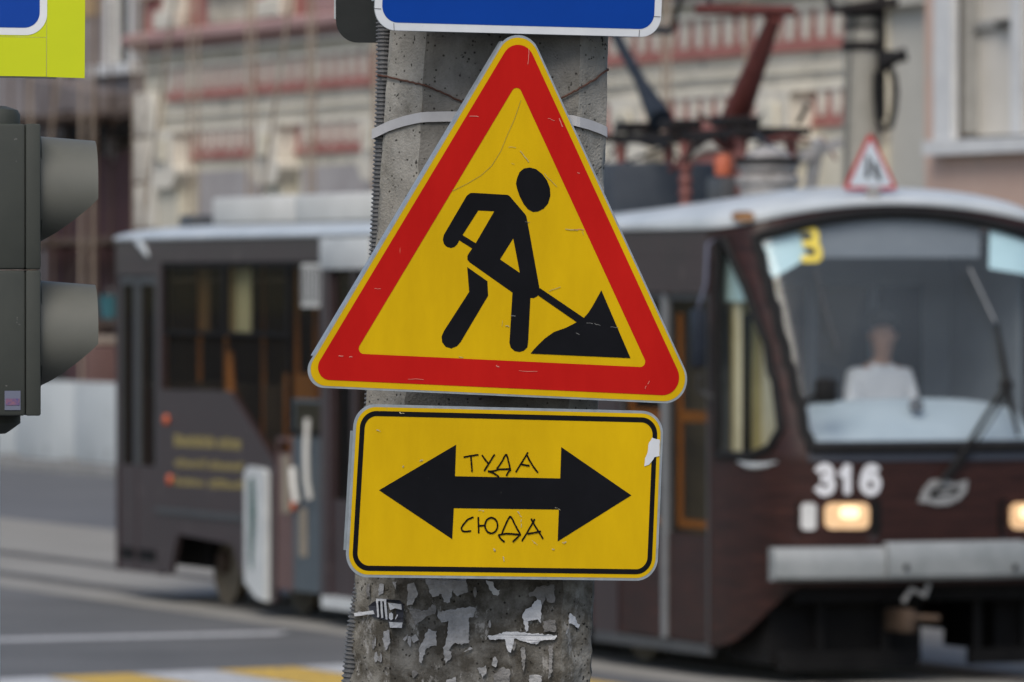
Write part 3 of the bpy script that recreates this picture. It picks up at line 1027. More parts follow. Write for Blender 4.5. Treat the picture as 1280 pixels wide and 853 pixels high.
for nm, ss in strokes.items():
    q = MB()
    for i, s_ in enumerate(ss):
        q.ribbon(smooth_line([T2(*Zg(p)) for p in s_]), .0037, -.0018 - .0002 * i)
    obj('handwritten_' + nm.rstrip('2'), q, M['ink'], plt, fix=False)
Zr = zoom(640, 490, .2814)
tear = ragged([(622, 205), (655, 212), (653, 285), (632, 290), (628, 300), (606, 325), (585, 330), (590, 295), (600, 270), (607, 225)], 1.5, 12)
obj('torn_film_patch', MB().flat([[T2(*Zr(p)) for p in tear]], -.0020), M['white_border'], plt, fix=False)
fl = MB()
Zp = zoom(400, 490, .4255)
for (x, y, l, a, w_) in [(455, 345, 35, .2, .002), (575, 345, 30, 1.0, .002), (590, 375, 30, 1.6, .002), (620, 435, 40, .7, .002), (510, 460, 10, 1.3, .004), (537, 475, 40, 1.5, .002), (165, 112, 14, .3, .003), (690, 340, 18, .5, .0015),
                         (230, 60, 22, .3, .002), (285, 205, 22, -.3, .0025), (240, 218, 8, .3, .003), (708, 445, 18, -.2, .003), (680, 462, 10, .1, .003), ]:
    p, q = Zp((x, y)), Zp((x + l * math.cos(a), y + l * math.sin(a)))
    m_ = ((p[0] + q[0]) / 2 + random.uniform(-1, 1), (p[1] + q[1]) / 2 + random.uniform(-1, 1))
    for k in range(4):
        t0 = random.random() * .7
        t1 = t0 + random.uniform(.1, .3)
        P0 = [p[0] + (q[0] - p[0]) * t0 + random.uniform(-.7, .7), p[1] + (q[1] - p[1]) * t0 + random.uniform(-.7, .7)]
        P1 = [p[0] + (q[0] - p[0]) * t1 + random.uniform(-.7, .7), p[1] + (q[1] - p[1]) * t1 + random.uniform(-.7, .7)]
        fl.ribbon([T2(*P0), T2((P0[0] + P1[0]) / 2 + random.uniform(-.4, .4), (P0[1] + P1[1]) / 2 + random.uniform(-.4, .4)), T2(*P1)], w_ * random.uniform(.25, .75), -.0024)
obj('flaked_film', fl, M['fleck_pale'], plt, fix=False)['kind'] = 'stuff'
for zz in (560, 670):
    bracket(plt, T2(606, zz)[1], -.22, .28, .003, .135)

# ---- blue sign above (only its lower edge is in view)
O3 = unplane(606, 0)
blu = thing('blue_sign', 'blue road sign with white border fixed above the roadworks triangle', 'road sign', O3, PSI)
T3 = lambda px, py: local2(px, py, O3)
cor3 = [T3(481, -345), T3(467, 37.9), T3(825.5, 47.2), T3(841, -336)]
plate(blu, round_poly(cor3, .046, 12), cor3, M['steel'], gap=.06)
obj('white_border', MB().flat([round_poly(inset(cor3, .0005), .0455, 12)], -.0006), M['white_border'], blu, fix=False)
obj('blue_field', MB().flat([round_poly(inset(cor3, .0165), .034, 12)], -.0012), M['blue'], blu, fix=False)
for a_, b_ in [((492, 29.6), (492.5, 38.5)), ((467.5, 11), (476, 11.5)), ((799, 38), (798.4, 46.2)), ((816.5, 21), (825, 21.5))]:
    obj('border_seam', MB().ribbon([T3(*a_), T3(*b_)], .0013, -.0014), M['seam'], blu, fix=False)
bracket(blu, T3(606, -40)[1], -.25, .25, .003, .135)
bracket(blu, T3(606, -260)[1], -.25, .25, .003, .135)

# ---- back of another sign on the far side of the pole
gd = 14.16
pB = at(580, -100, gd)
gsg = thing('rear_facing_sign', 'dark grey back of a rounded sign behind the pole and conduit', 'road sign', pB)
c4 = [(at(x, y, gd) - pB) for x, y in [(420, -290), (420, 53.5), (735, 55.5), (735, -288)]]
c4 = [(p.x, p.z) for p in c4]
obj('panel', MB().prism(round_poly(c4, .047, 12), 0, .003), M['grey_back'], gsg)
a_, b_ = c4[0], c4[1]
obj('flange', MB().box(a_[0] - .004, a_[0] - .0005, -.002, .016, b_[1] + .05, a_[1] - .05), M['steel'], gsg)
obj('mounting_rail', MB().box(-.08, .2, -.03, -.001, -.02, .02), M['steel_dull'], gsg)

# ---------------------------------------------------------------- traffic light, its post and the fluorescent sign
LD = 13.85
TA = math.radians(8)
AX = Vector((math.cos(TA), math.sin(TA), 0))                       # the way the lamps face
post_p = at(-21, 300, 14.28)
pst = thing('sign_post', 'pale round steel post behind the traffic light', 'post', (post_p.x, post_p.y, 0))
obj('tube', MB().lathe([(.036, 0), (.036, 4.2), (.030, 4.215)], (0, 0, 0), n=24), M['post'], pst, smooth=True)
obj('base_plate', MB().lathe([(.11, 0), (.11, .015), (.05, .03)], (0, 0, 0), n=24), M['steel_dull'], pst, smooth=True)

lo = at(51, 520, LD)                            # lower front corner of the near side
tl = thing('traffic_light', 'dark grey two-lamp traffic light with round visors seen from the side', 'traffic light', (lo.x, lo.y, lo.z), TA)
# local frame: x = facing direction, y = away from camera side, z up
s = LD / FPX
H = (520 - 155) * s
zj = (520 - 337.5) * s
dep = .19
for nm, z0, z1 in (('lower_housing', 0, zj - .0012), ('upper_housing', zj + .0012, H)):
    obj(nm, MB().bbox(-dep, -.0315, .004, .276, z0, z1, .006), M['lightbody'], tl, smooth=True)
    obj('front_frame', MB().bbox(-.031, 0, 0, .28, z0, z1, .004), M['lightbody'], tl, smooth=True)


def visor(zc, rz, sh=0.0):
    q = MB()
    n, m = 40, 14
    ry = .118
    tops = .122
    cy = .14
    grid = []
    for i in range(n):
        a = 2 * PI * i / n
        ca, sa = math.cos(a), math.sin(a)
        hgt = (sa + 1) / 2                       # 0 bottom .. 1 top
        L = tops * min(1, .02 + 1.62 * (hgt - .0)) if hgt < .6 else tops
        L = tops * max(.03, min(1, hgt / .42)) ** .8 if hgt < .42 else tops * (1 - .02 * (1 - hgt))
        row = []
        for j in range(m + 1):
            t = j / m
            sc_ = 1 - .05 * t
            row.append((.001 + L * t, cy + ry * ca * sc_, zc + rz * sa * sc_ - .004 * t))
        grid.append(row)
    for i in range(n):
        q.v += grid[i]
    th = .0035
    base = len(q.v)
    for i in range(n):
        for p in grid[i]:
            q.v.append((p[0], cy + (p[1] - cy) * (1 - th / ry), zc + (p[2] - zc) * (1 - th / rz)))
    for i in range(n):
        k = (i + 1) % n
        for j in range(m):
            a, b, c, d = i * (m + 1) + j, k * (m + 1) + j, k * (m + 1) + j + 1, i * (m + 1) + j + 1
            q.f.append((a, b, c, d))
            q.f.append((base + d, base + c, base + b, base + a))
        a, b = i * (m + 1) + m, k * (m + 1) + m
        q.f.append((a, b, base + b, base + a))
    obj('visor', q, M['visor'], tl, smooth=True)
    obj('visor_ring', MB().lathe([(rz + .004, 0), (rz + .004, .006), (rz - .002, .009)], (0, cy, zc), (1, 0, 0), 40), M['lightbody'], tl, smooth=True)
    obj('lens', MB().lathe([(rz * .93, .0091), (rz * .7, .016), (.01, .022)], (0, cy, zc), (1, 0, 0), 40), M['rubber'], tl, smooth=True)


visor((520 - 236) * s, .112)
visor((520 - 418) * s, .112)
cx_, cy_ = -.085, .14
obj('top_cap', MB().lathe([(.052, 0), (.052, .022), (.046, .032), (.022, .040), (.008, .041), (.008, .048)], (cx_, cy_, H), n=28), M['lightbody'], tl, smooth=True)
obj('bottom_cap', MB().lathe([(.02, -.04), (.03, -.034), (.052, -.018), (.052, 0)], (cx_, cy_, 0), n=28), M['lightbody'], tl, smooth=True)
pl = Vector((post_p.x - lo.x, post_p.y - lo.y, 0))
plx, ply = pl.dot(AX), pl.dot(Vector((-AX.y, AX.x, 0)))
for zz in (H + .008, -.012):
    obj('bracket_arm', MB().beam((cx_, cy_, zz), (plx, ply - .034, zz), .03, .016), M['lightbody'], tl)
stk = obj('maker_sticker', MB().box(-.075, -.042, .0022, .0036, .012, .052), M['lilac'], tl)
obj('sticker_print', MB().box(-.073, -.044, .0012, .0020, .022, .036), mat('print_blue', (.02, .04, .16), (.20, .08, .10), rough=.6, scale=90), stk)

# fluorescent backing board with a blue square sign
fd = 13.95
fo = at(20, 96, fd)
fs = thing('crossing_sign', 'blue sign with white border on a fluorescent yellow-green board', 'road sign', fo, 0)
Tf = lambda px, py: (lambda p: (p.x - fo.x, p.z - fo.z))(at(px, py, fd))
xr1, xr0 = Tf(107, 50)[0], Tf(58.5, 50)[0]
zb, zt = Tf(0, 96.8)[1], Tf(0, -420)[1]
xl = Tf(-330, 0)[0]
obj('right_strip', MB().prism([Tf(58.6, 96.5), Tf(106, 98), Tf(109, -420), Tf(60, -420)], 0, .003), M['fluoro'], fs)
obj('lower_strip', MB().prism([Tf(-330, 90), Tf(58.0, 96.2), Tf(58.3, 47.3), Tf(-330, 42)], 0, .003), M['fluoro'], fs)
obj('backing_board', MB().prism([Tf(-330, 41.6), Tf(58.3, 46.9), Tf(59.6, -420), Tf(-330, -420)], 0, .003), M['fluoro'], fs)
obj('lower_lip', MB().prism([Tf(-328, 91.0), Tf(70, 98.2), Tf(70, 94.6), Tf(-328, 88.5)], .0035, .03), M['steel_dull'], fs)
c5 = [Tf(-320, -320), Tf(-320, 40), Tf(59, 44.6), Tf(61, -320)]
obj('white_border', MB().flat([round_poly(c5, .045, 12)], -.0008), M['white_border'], fs, fix=False)
obj('blue_field', MB().flat([round_poly(inset(c5, .0155), .032, 12)], -.0014), M['blue'], fs, fix=False)
obj('clamp', MB().box(post_p.x - fo.x - .05, post_p.x - fo.x + .05, .0305, post_p.y - fo.y - .037, .25, .29), M['steel_dull'], fs)
obj('clamp', MB().box(post_p.x - fo.x - .05, post_p.x - fo.x + .05, .0035, post_p.y - fo.y - .037, .55, .59), M['steel_dull'], fs)
# ---------------------------------------------------------------- tram (local frame: x across from the visible side, y back from the nose, z up)
tram = thing('tram', 'dark brown tram with white roof and the number 316 on its front', 'tram', TR0, PSI)
LEN = 14.73
WID = 2.5


def side_uz(px, py, x=0.0):
    """photo pixel to (y, z) on a lengthwise plane of the tram"""
    o = TW(x, 0)
    n = Vector((-CS, -SN, 0))
    r = ray(px, py)
    t = n.dot(o) / n.dot(r)
    p = r * t
    y = (p - o).dot(Vector((-SN, CS, 0)))
    return (y, CAMZ + r.z * t)


def U(px, x=0.0):
    return side_uz(px, 500, x)[0]


PLAN = [(1.18, 0), (.8, .018), (.45, .07), (.24, .145), (.11, .27), (.045, .45), (.012, .8), (0, 1.25)]


def plan_curve(n=60):
    P = [Vector(p) for p in PLAN]
    P = P + [Vector((p.x, 2.5 - p.y)) for p in P[-2::-1]]
    out = []
    for i in range(len(P) - 1):
        p0, p1, p2, p3 = P[max(0, i - 1)], P[i], P[i + 1], P[min(len(P) - 1, i + 2)]
        for k in range(10):
            t = k / 10
            out.append(.5 * ((2 * p1) + (p2 - p0) * t + (2 * p0 - 5 * p1 + 4 * p2 - p3) * t * t + (3 * p1 - p0 - 3 * p2 + p3) * t ** 3))
    out.append(P[-1])
    # resample by length
    L = [0]
    for i in range(1, len(out)):
        L.append(L[-1] + (out[i] - out[i - 1]).length)
    res, j = [], 0
    for k in range(n + 1):
        s_ = L[-1] * k / n
        while j < len(out) - 2 and L[j + 1] < s_:
            j += 1
        f_ = (s_ - L[j]) / max(1e-6, L[j + 1] - L[j])
        res.append(out[j].lerp(out[j + 1], f_))
    return res


NC, NR = 150, 110
PC = plan_curve(NC)


def rake(z):
    if z < 1.6:
        return .03 * (1.6 - z) * (1.6 - z)
    return .62 * ((z - 1.6) / 1.62) ** 1.1


def nose(k, z, off=0.0):
    """k: column of the plan curve (float)"""
    i = max(0, min(NC - 1, int(k)))
    f_ = k - i
    p = PC[i].lerp(PC[i + 1], f_)
    d = (PC[min(NC, i + 1)] - PC[max(0, i - 1)]).normalized()
    y = p.x + rake(z) * (1 - p.x / 1.18)
    nrm = Vector((-d.y, d.x)) if False else Vector((d.y * -1, d.x))
    # outward normal in plan (y, x): pointing to the front/outside
    cx = Vector((1.18 + .3, 1.25))
    if nrm.dot(p - cx) < 0:
        nrm = -nrm
    return Vector((p.y + nrm.y * off, y + nrm.x * off, z))


def zroof(k):
    x = PC[int(k)].y if k < NC else PC[NC].y
    return 3.20 + .17 * (1 - ((x - 1.25) / 1.25) ** 2)


def zskirt(k):
    p = PC[min(NC, int(k))]
    t = max(0, min(1, (p.x - .12) / 1.0))
    return .24 + .46 * (1 - t) ** 2.2


def lerp_tab(tab, v):
    for (a, b), (c, d) in zip(tab, tab[1:]):
        if (a <= v <= c) or (c <= v <= a):
            return b + (d - b) * (v - a) / (c - a)
    return tab[0][1] if abs(v - tab[0][0]) < abs(v - tab[-1][0]) else tab[-1][1]


SIDEW = [(3.12, .93), (2.73, .66), (2.39, .47), (2.0, .33), (1.78, .27), (1.66, .34), (1.60, .55)]   # front edge of the cab side window: z -> y


def in_screen(k, z):
    p = PC[min(NC, int(k))]
    xx = min(p.y, 2.5 - p.y)
    xl = .30 + (.155 - .30) * (z - 1.66) / 1.5
    if xx < xl:
        return False
    zt = 3.135 + .18 * (1 - ((p.y - 1.25) / 1.1) ** 2)
    return 1.66 < z < zt


def in_sidewin(k, z):
    p = PC[min(NC, int(k))]
    y = nose(k, z).y
    if p.y > .35 and p.y < 2.15:
        return False
    if not (1.60 < z < 3.12):
        return False
    return lerp_tab(SIDEW, z) < y < 1.02


shell, scr, sw_l, sw_r = MB(), MB(), MB(), MB()
idx = {}
for k in range(NC + 1):
    z0, z1 = zskirt(k), zroof(k)
    for r in range(NR + 1):
        z = z0 + (z1 - z0) * r / NR
        idx[(k, r)] = len(shell.v)
        shell.v.append(tuple(nose(k, z)))
        scr.v.append(tuple(nose(k, z, -.006)))
sw_l.v = list(scr.v)
sw_r.v = list(scr.v)
for k in range(NC):
    for r in range(NR):
        f4 = (idx[(k, r)], idx[(k + 1, r)], idx[(k + 1, r + 1)], idx[(k, r + 1)])
        kk = k + .5
        z = (zskirt(k) + (zroof(k) - zskirt(k)) * (r + .5) / NR)
        if in_screen(kk, z):
            scr.f.append(f4)
        elif in_sidewin(kk, z):
            (sw_l if k < NC / 2 else sw_r).f.append(f4)
        else:
            shell.f.append(f4)


def clean(mb):
    used = sorted({i for f_ in mb.f for i in f_})
    mp_ = {i: n for n, i in enumerate(used)}
    mb.v = [mb.v[i] for i in used]
    mb.f = [tuple(mp_[i] for i in f_) for f_ in mb.f]
    return mb


obj('nose_shell', clean(shell), M['brown'], tram, smooth=True)
screen = obj('windscreen', clean(scr), M['glass_screen'], tram, smooth=True)
obj('cab_window', clean(sw_l), M['glass_cab'], tram, smooth=True)
obj('cab_window', clean(sw_r), M['glass_tram'], tram, smooth=True)


def k_for(x=None, y=None, z=2.0, left=True):
    rng = range(0, NC // 2) if left else range(NC, NC // 2, -1)
    for k in rng:
        p = nose(k, z)
        if x is not None and PC[k].y >= x and left:
            return k
        if x is not None and PC[k].y <= 2.5 - x and not left:
            return k
        if y is not None and p.y <= y:
            return k
    return NC // 2


# rubber seal of the windscreen and the cab side windows
pth = []
for i in range(25):
    z = 1.66 + 1.47 * i / 24
    pth.append(nose(k_for(x=.30 - .145 * (z - 1.66) / 1.5, z=z), z, .004))
kl = k_for(x=.158, z=3.13)
kr = NC - kl
for i in range(1, 40):
    k = kl + (kr - kl) * i / 40
    p = PC[int(k)]
    pth.append(nose(k, 3.135 + .18 * (1 - ((p.y - 1.25) / 1.1) ** 2), .004))
for i in range(24, -1, -1):
    z = 1.66 + 1.47 * i / 24
    pth.append(nose(NC - k_for(x=.30 - .145 * (z - 1.66) / 1.5, z=z), z, .004))
kl = k_for(x=.30, z=1.66)
for i in range(1, 40):
    pth.append(nose(NC - kl + (2 * kl - NC) * i / 40, 1.66, .004))
pth.append(pth[0])
obj('windscreen_seal', MB().tube(pth, .042, 8, cap=False), M['rubber'], tram, smooth=True)
for left in (True, False):
    pp = []
    for i in range(24):
        z = 1.60 + 1.52 * i / 23
        yk = lerp_tab(SIDEW, z)
        k = k_for(y=yk, z=z, left=left)
        pp.append(nose(k, z, .004))
    kb = k_for(y=1.02, z=2.5, left=left)
    for i in range(12):
        z = 3.12 - 1.52 * i / 11
        pp.append(nose(k_for(y=1.02, z=z, left=left), z, .004))
    pp.append(pp[0])
    obj('cab_window_seal', MB().tube(pp, .034, 8, cap=False), M['rubber'], tram, smooth=True)
    # pale lip under the window
    q = [nose(k_for(y=.72 - .045 * i, z=1.55, left=left), 1.565 - .03 * math.sin(i / 10 * PI), .006) for i in range(11)]
    obj('window_lip', MB().tube(q, [.004 + .018 * math.sin(i / 10 * PI) for i in range(11)], 8), M['roofwhite'], tram, smooth=True)

# roof: rings from the outline of the plan to a spine
outl = [nose(k, zroof(k)) for k in range(0, NC + 1, 2)]
nn_ = 40
for i in range(1, nn_):
    outl.append(Vector((2.5, 1.18 + (LEN - .12 - 1.18) * i / nn_, 3.20)))
for x, y in ((2.5, LEN - .12), (2.44, LEN - .02), (2.3, LEN), (.2, LEN), (.06, LEN - .02), (0, LEN - .12)):
    outl.append(Vector((x, y, 3.20)))
for i in range(1, nn_):
    outl.append(Vector((0, LEN - .12 - (LEN - .12 - 1.18) * i / nn_, 3.20)))
rm = MB()
n = len(outl)
NRr = 14
for j in range(NRr + 1):
    a = j / NRr * PI / 2
    for p in outl:
        sp = Vector((1.25, max(1.7, min(LEN - 1.0, p.y)), 0))
        f_ = 1 - math.cos(a)
        lip = .022 if 0 < j < 3 else 0
        q = Vector((p.x, p.y, 0)).lerp(sp, f_ if j < NRr else 1 - 1e-4)
        dd = (Vector((p.x, p.y, 0)) - sp).normalized()
        q += dd * (.02 + lip * .5)
        crown = 3.35 + .17 * max(0, min(1, 1 - (q.y - 1.2) / 3.5)) ** 1.3
        rm.v.append((q.x, q.y, p.z + (max(crown, p.z + .06) - p.z) * math.sin(a) ** .9 + .003))
for j in range(NRr):
    for i in range(n):
        a, b = j * n + i, j * n + (i + 1) % n
        rm.f.append((a, b, b + n, a + n))
obj('roof', rm, M['roofwhite'], tram, smooth=True)

# straight side walls ------------------------------------------------
ZT, ZW, ZB = 3.0, 1.87, .25


def wall(name, y0, y1, z0, z1, m, x0=0.0, x1=.05):
    return obj(name, MB().box(x0, x1, min(y0, y1), max(y0, y1), z0, z1), m, tram)


E = .0015
yr = LEN - .12
wall('upper_band', 1.18, yr, ZT + E, 3.199, M['brown_plain'])
ycorner = U(147)
wall('corner_post', yr, ycorner + E, ZB, ZT, M['brown_plain'])
wall('side_post', U(196), U(201), ZB, ZT, M['brown_plain'])
lowp = [(201, 487), (287, 489), (312, 528), (343, 578), (343, 752), (335, 755), (303, 722), (290, 681), (222, 668), (212, 718), (201, 716)]
obj('side_panel', MB().prism([side_uz(*p) for p in lowp], 0, .05, 'x'), M['brown_plain'], tram)
q = [side_uz(196, 641), side_uz(312, 646)]
obj('rub_rail', MB().box(-.02, -.001, q[1][0], q[0][0], .80, .85), M['tram_grey'], tram)
wall('side_post', U(402), U(413), ZB, ZT, M['brown_plain'], -.012, .06)
yA, yB = U(466), U(742)
wall('side_post', U(462), yA, ZB, ZT, M['brown_plain'])
wall('side_panel', yA - E, yB, ZB + .03, ZW, M['brown'])
wall('side_post', yB - E, U(772), ZB, ZT, M['brown_plain'])
wall('side_post', U(886.5), 1.18, ZB, ZT, M['tram_grey'], -.004, .06)


def pane(y0, y1, z0, z1, x=.02, m=None, fr=.045, frm=None, nm='window', divs=(), par=None):
    y0, y1 = min(y0, y1), max(y0, y1)
    p = obj(nm, MB().box(x, x + .006, y0 + fr * .5, y1 - fr * .5, z0 + fr * .5, z1 - fr * .5), m or M['glass_tram'], par or tram)
    q = MB().box(x - .012, x + .025, y0, y0 + fr, z0, z1).box(x - .012, x + .025, y1 - fr, y1, z0, z1)
    q.box(x - .012, x + .025, y0 + fr, y1 - fr, z0, z0 + fr).box(x - .012, x + .025, y0 + fr, y1 - fr, z1 - fr, z1)
    for (a0, a1, b0, b1) in divs:
        q.box(x - .012, x + .025, a0, a1, b0, b1)
    f = obj('window_frame', q, frm or M['tram_dark'], p)
    return p


# big rear window: two hopper lights over a fixed pane that dips down to the door
y0, y1, ym = U(203), U(358), U(279)
pane(y0, ym, 2.36, ZT)
pane(ym - .002, y1, 2.36, ZT)
wl_ = [side_uz(*p) for p in [(203, 425), (357, 427), (357, 575), (344, 574), (314, 526), (289, 487), (203, 485)]]
obj('window', MB().prism(wl_, .02, .026, 'x'), M['glass_tram'], tram)
pane(U(358.5), U(401.5), 1.55, ZT)
obj('window_sticker', MB().box(.004, .012, U(401), U(376), 2.62, 2.98), M['unit_white'], tram)
for i in range(5):
    yy = U(378.5 + i * 4.6)
    obj('sticker_line', MB().box(.001, .0035, yy - .02, yy + .02, 2.66, 2.95), M['tram_grey'], tram)
# white route board over the middle door
obj('route_board', MB().bbox(-.035, -.001, U(466), U(404), 2.93, 3.19, .012), M['doorwhite'], tram, smooth=True)
# hidden middle windows
nW = 4
for i in range(nW):
    a, b = yA + (yB - yA) * i / nW, yA + (yB - yA) * (i + 1) / nW
    pane(a - .01 if i else a, b + .01, ZW + .002, ZT)


def door(px0, px1, m, z0=.26, z1=2.98, sill=1.05, x=.012, frm=None, pm=None, par=None, nm='door', fr=.05):
    y0, y1 = U(px0), U(px1)
    y0, y1 = min(y0, y1) + .004, max(y0, y1) - .004
    d = obj(nm, MB().box(x, x + .04, y0, y1, z0, sill), m, par or tram)
    q = MB().box(x, x + .04, y0, y0 + fr, sill + E, z1).box(x, x + .04, y1 - fr, y1, sill + E, z1)
    q.box(x, x + .04, y0 + fr, y1 - fr, z1 - fr, z1)
    obj('door_frame', q, frm or m, d)
    obj('door_pane', MB().box(x + .015, x + .021, y0 + fr, y1 - fr, sill + E, z1 - fr - E), pm or M['glass_tram'], d)
    return d


# rear narrow double door with a curved white hood over it
pm_ = U(169.5)
for a, b in ((147.5, 169), (170, 195.5)):
    d = door(a, b, M['brown_plain'], z1=2.88, sill=1.20, pm=M['glass_tram'], frm=M['tram_grey'], fr=.07)
    yy0, yy1 = U(b) + .06, U(a) - .06
    obj('door_vent', MB().box(.004, .011, yy0, yy1, .36, .46), M['tram_dark'], d)
wall('door_header', U(196), U(147), 2.89, ZT, M['brown_plain'])
hood = []
for i in range(9):
    t = i / 8
    px, py = 174 + 15 * t, 303 + 18 * t * t
    y, z = side_uz(px, py)
    hood.append(Vector((-.03, y, z)))
obj('door_hood', MB().tube(hood, [.012 + .022 * math.sin(PI * i / 8) for i in range(9)], 8), M['roofwhite'], tram, smooth=True)
# middle door: folded leaves
d = door(344, 364, M['doorbrown'], z1=1.53, sill=1.40, fr=.03)
obj('door_stripe', MB().box(.004, .0115, U(361), U(351), .9, 1.38), M['doorbeige'], d)
d = door(364.5, 401.5, M['doorblue'], z1=1.86, sill=1.54, fr=.03, pm=M['doorblue'])
obj('door_handle', MB().tube([(-.04, U(390), 1.70), (-.055, U(390.5), 1.45), (-.055, U(391), 1.2), (-.03, U(391.5), 1.04)], .028, 8), M['unit_white'], d, smooth=True)
obj('door_handle', MB().tube([(-.03, U(370), 1.28), (-.05, U(374), 1.15), (-.04, U(376), 1.0)], .03, 8), M['unit_white'], d, smooth=True)
obj('door_reflector', MB().lathe([(.05, 0), (.04, .02), (.01, .03)], (-.001, U(367.5), side_uz(367.5, 632)[1]), (-1, 0, 0), 12), M['orange'], d, smooth=True)
obj('door_panel', MB().box(.004, .0115, U(382), U(373), .55, .95), M['doorbeige'], d)
# white leaf standing out in front of the side panel
wl2 = [side_uz(*p) for p in [(312, 590), (316, 583), (334, 586), (338, 592), (338, 752), (327, 748), (312, 728)]]
d = obj('door_leaf', MB().prism(wl2, -.05, -.004, 'x'), M['doorwhite'], tram)
gl_ = [side_uz(*p) for p in [(319, 600), (324, 596), (327, 640), (322, 715), (319, 700)]]
obj('leaf_glass', MB().prism(gl_, -.056, -.0505, 'x'), M['doorgreen'], d)
d = door(413.5, 440, M['brown_plain'], sill=1.05)
d = door(440.5, 461.5, M['brown_plain'], sill=1.05)
obj('door_step', MB().box(-.06, .3, U(452), U(410), .16, .255), M['doorwhite'], tram)
# front double door
for a, b in ((773, 827), (833, 885.5)):
    d = door(a, b, M['brown'], sill=1.02, z1=2.74, frm=M['tram_grey'], fr=.045)
    yy0, yy1 = U(b) + .06, U(a) - .06
    q = MB()
    q.box(.062, .085, yy0, yy0 + .05, 1.06, 2.6).box(.062, .085, yy1 - .05, yy1, 1.06, 2.6).box(.062, .085, yy0 + .05, yy1 - .05, 1.06, 1.12).box(.062, .085, yy0 + .05, yy1 - .05, 1.82, 1.9)
    obj('inner_frame', q, M['handrail'], d)
wall('door_post', U(832.6), U(827.4), .26, 2.74, M['steel_dull'], -.006, .05)
wall('door_header', U(886), U(772), 2.745, ZT, M['brown_plain'], -.02, .05)
wall('sill_beam', U(886), U(742), .17, .248, M['tram_grey'])

# reflectors on the rear panel
for px, py in ((208.5, 525), (213, 600)):
    y, z = side_uz(px, py)
    obj('side_reflector', MB().lathe([(.05, 0), (.045, .02), (.015, .032)], (-.001, y, z), (-1, 0, 0), 14), M['orange'], tram, smooth=True)
# three faded gold lines of lettering, unreadable in the photograph: strokes of letter size
rnd = random.Random(3)


def letter_line(px0, px1, ypx, hpx, dens, slope=0.02):
    q = MB()
    x = px0
    while x < px1:
        wd = rnd.uniform(3.2, 4.8)
        hh = hpx * rnd.choice((1, 1, .8, 1, 1.25))
        yb = ypx + (x - px0) * slope
        for dx in (0, wd - 1.5):
            q.prism([side_uz(x + dx, yb), side_uz(x + dx + 1.5, yb), side_uz(x + dx + 1.5, yb - hh), side_uz(x + dx, yb - hh)], -.004, -.001, 'x')
        zz = rnd.choice((0, .45, .85))
        q.prism([side_uz(x + 1.5, yb - hh * zz - 1.6), side_uz(x + wd - 1.5, yb - hh * zz - 1.6), side_uz(x + wd - 1.5, yb - hh * zz), side_uz(x + 1.5, yb - hh * zz)], -.004, -.001, 'x')
        x += wd + dens
    o = obj('lettering', q, M['gold'], tram)
    o['kind'] = 'stuff'


letter_line(218, 268, 558, 12, .7, .05)
letter_line(273, 299, 561, 12, .7, .05)
letter_line(219, 254, 584, 9, 1.4, .05)
letter_line(262, 304, 587, 9, 1.2, .05)
letter_line(219, 254, 607, 9, 1.6, .05)
letter_line(262, 304, 610, 9, 1.2, .05)

# far side wall
for i in range(7):
    a, b = 1.3 + i * 1.85, 1.3 + i * 1.85 + 1.7
    pane(a, b, 1.75, ZT, x=WID - .032, m=M['glass_far'])
    wall('far_post', b + .002, a + 1.85 - .002, ZB, ZT, M['brown_plain'], WID - .05, WID)
    wall('far_panel', a, b, ZB, 1.748, M['brown_plain'], WID - .05, WID)
wall('far_band', 1.18, yr, ZT + E, 3.199, M['brown_plain'], WID - .05, WID)
wall('far_post', 1.18, 1.298, ZB, ZT, M['brown_plain'], WID - .05, WID)
wall('far_post', 1.3 + 7 * 1.85, yr, ZB, ZT, M['brown_plain'], WID - .05, WID)
# rear end
obj('rear_wall', MB().prism([(.05, yr), (.06, LEN - .02), (.2, LEN), (2.3, LEN), (2.44, LEN - .02), (2.45, yr), (2.2, LEN - .08), (.3, LEN - .08)], ZB + .05, 1.9, 'z'), M['brown_plain'], tram)
obj('rear_wall', MB().prism([(.05, yr), (.06, LEN - .02), (.2, LEN), (2.3, LEN), (2.44, LEN - .02), (2.45, yr), (2.2, LEN - .08), (.3, LEN - .08)], 2.85, 3.199, 'z'), M['brown_plain'], tram)
obj('rear_window', MB().box(.3, 2.2, LEN - .06, LEN - .05, 1.902, 2.848), M['glass_far'], tram)
for a, b in ((.052, .29), (2.21, 2.448)):
    obj('rear_post', MB().box(a, b, LEN - .12, LEN - .012, 1.902, 2.848), M['brown_plain'], tram)

# inside
obj('floor', MB().box(.07, 2.43, 1.25, LEN - .15, .74, .80), M['floor'], tram)
obj('cab_floor', MB().box(.35, 2.15, .30, 1.248, .74, .80), M['floor'], tram)
obj('ceiling', MB().box(.07, 2.43, 1.0, LEN - .15, 3.10, 3.13), M['ceiling'], tram)
pw = MB().box(.08, .55, 1.95, 1.99, .81, 3.08).box(2.05, 2.42, 1.95, 1.99, .81, 3.08).box(.551, 2.049, 1.95, 1.99, .81, 1.75).box(.551, 2.049, 1.95, 1.99, 2.80, 3.08).box(1.12, 1.20, 1.95, 1.99, 1.751, 2.799).box(1.62, 1.68, 1.95, 1.99, 1.751, 2.799)
obj('cab_partition', pw, M['cabgrey'], tram)
for a, b in ((.552, 1.119), (1.201, 1.619), (1.681, 2.048)):
    obj('partition_pane', MB().box(a, b, 1.965, 1.971, 1.752, 2.798), M['glass_dark'], tram)
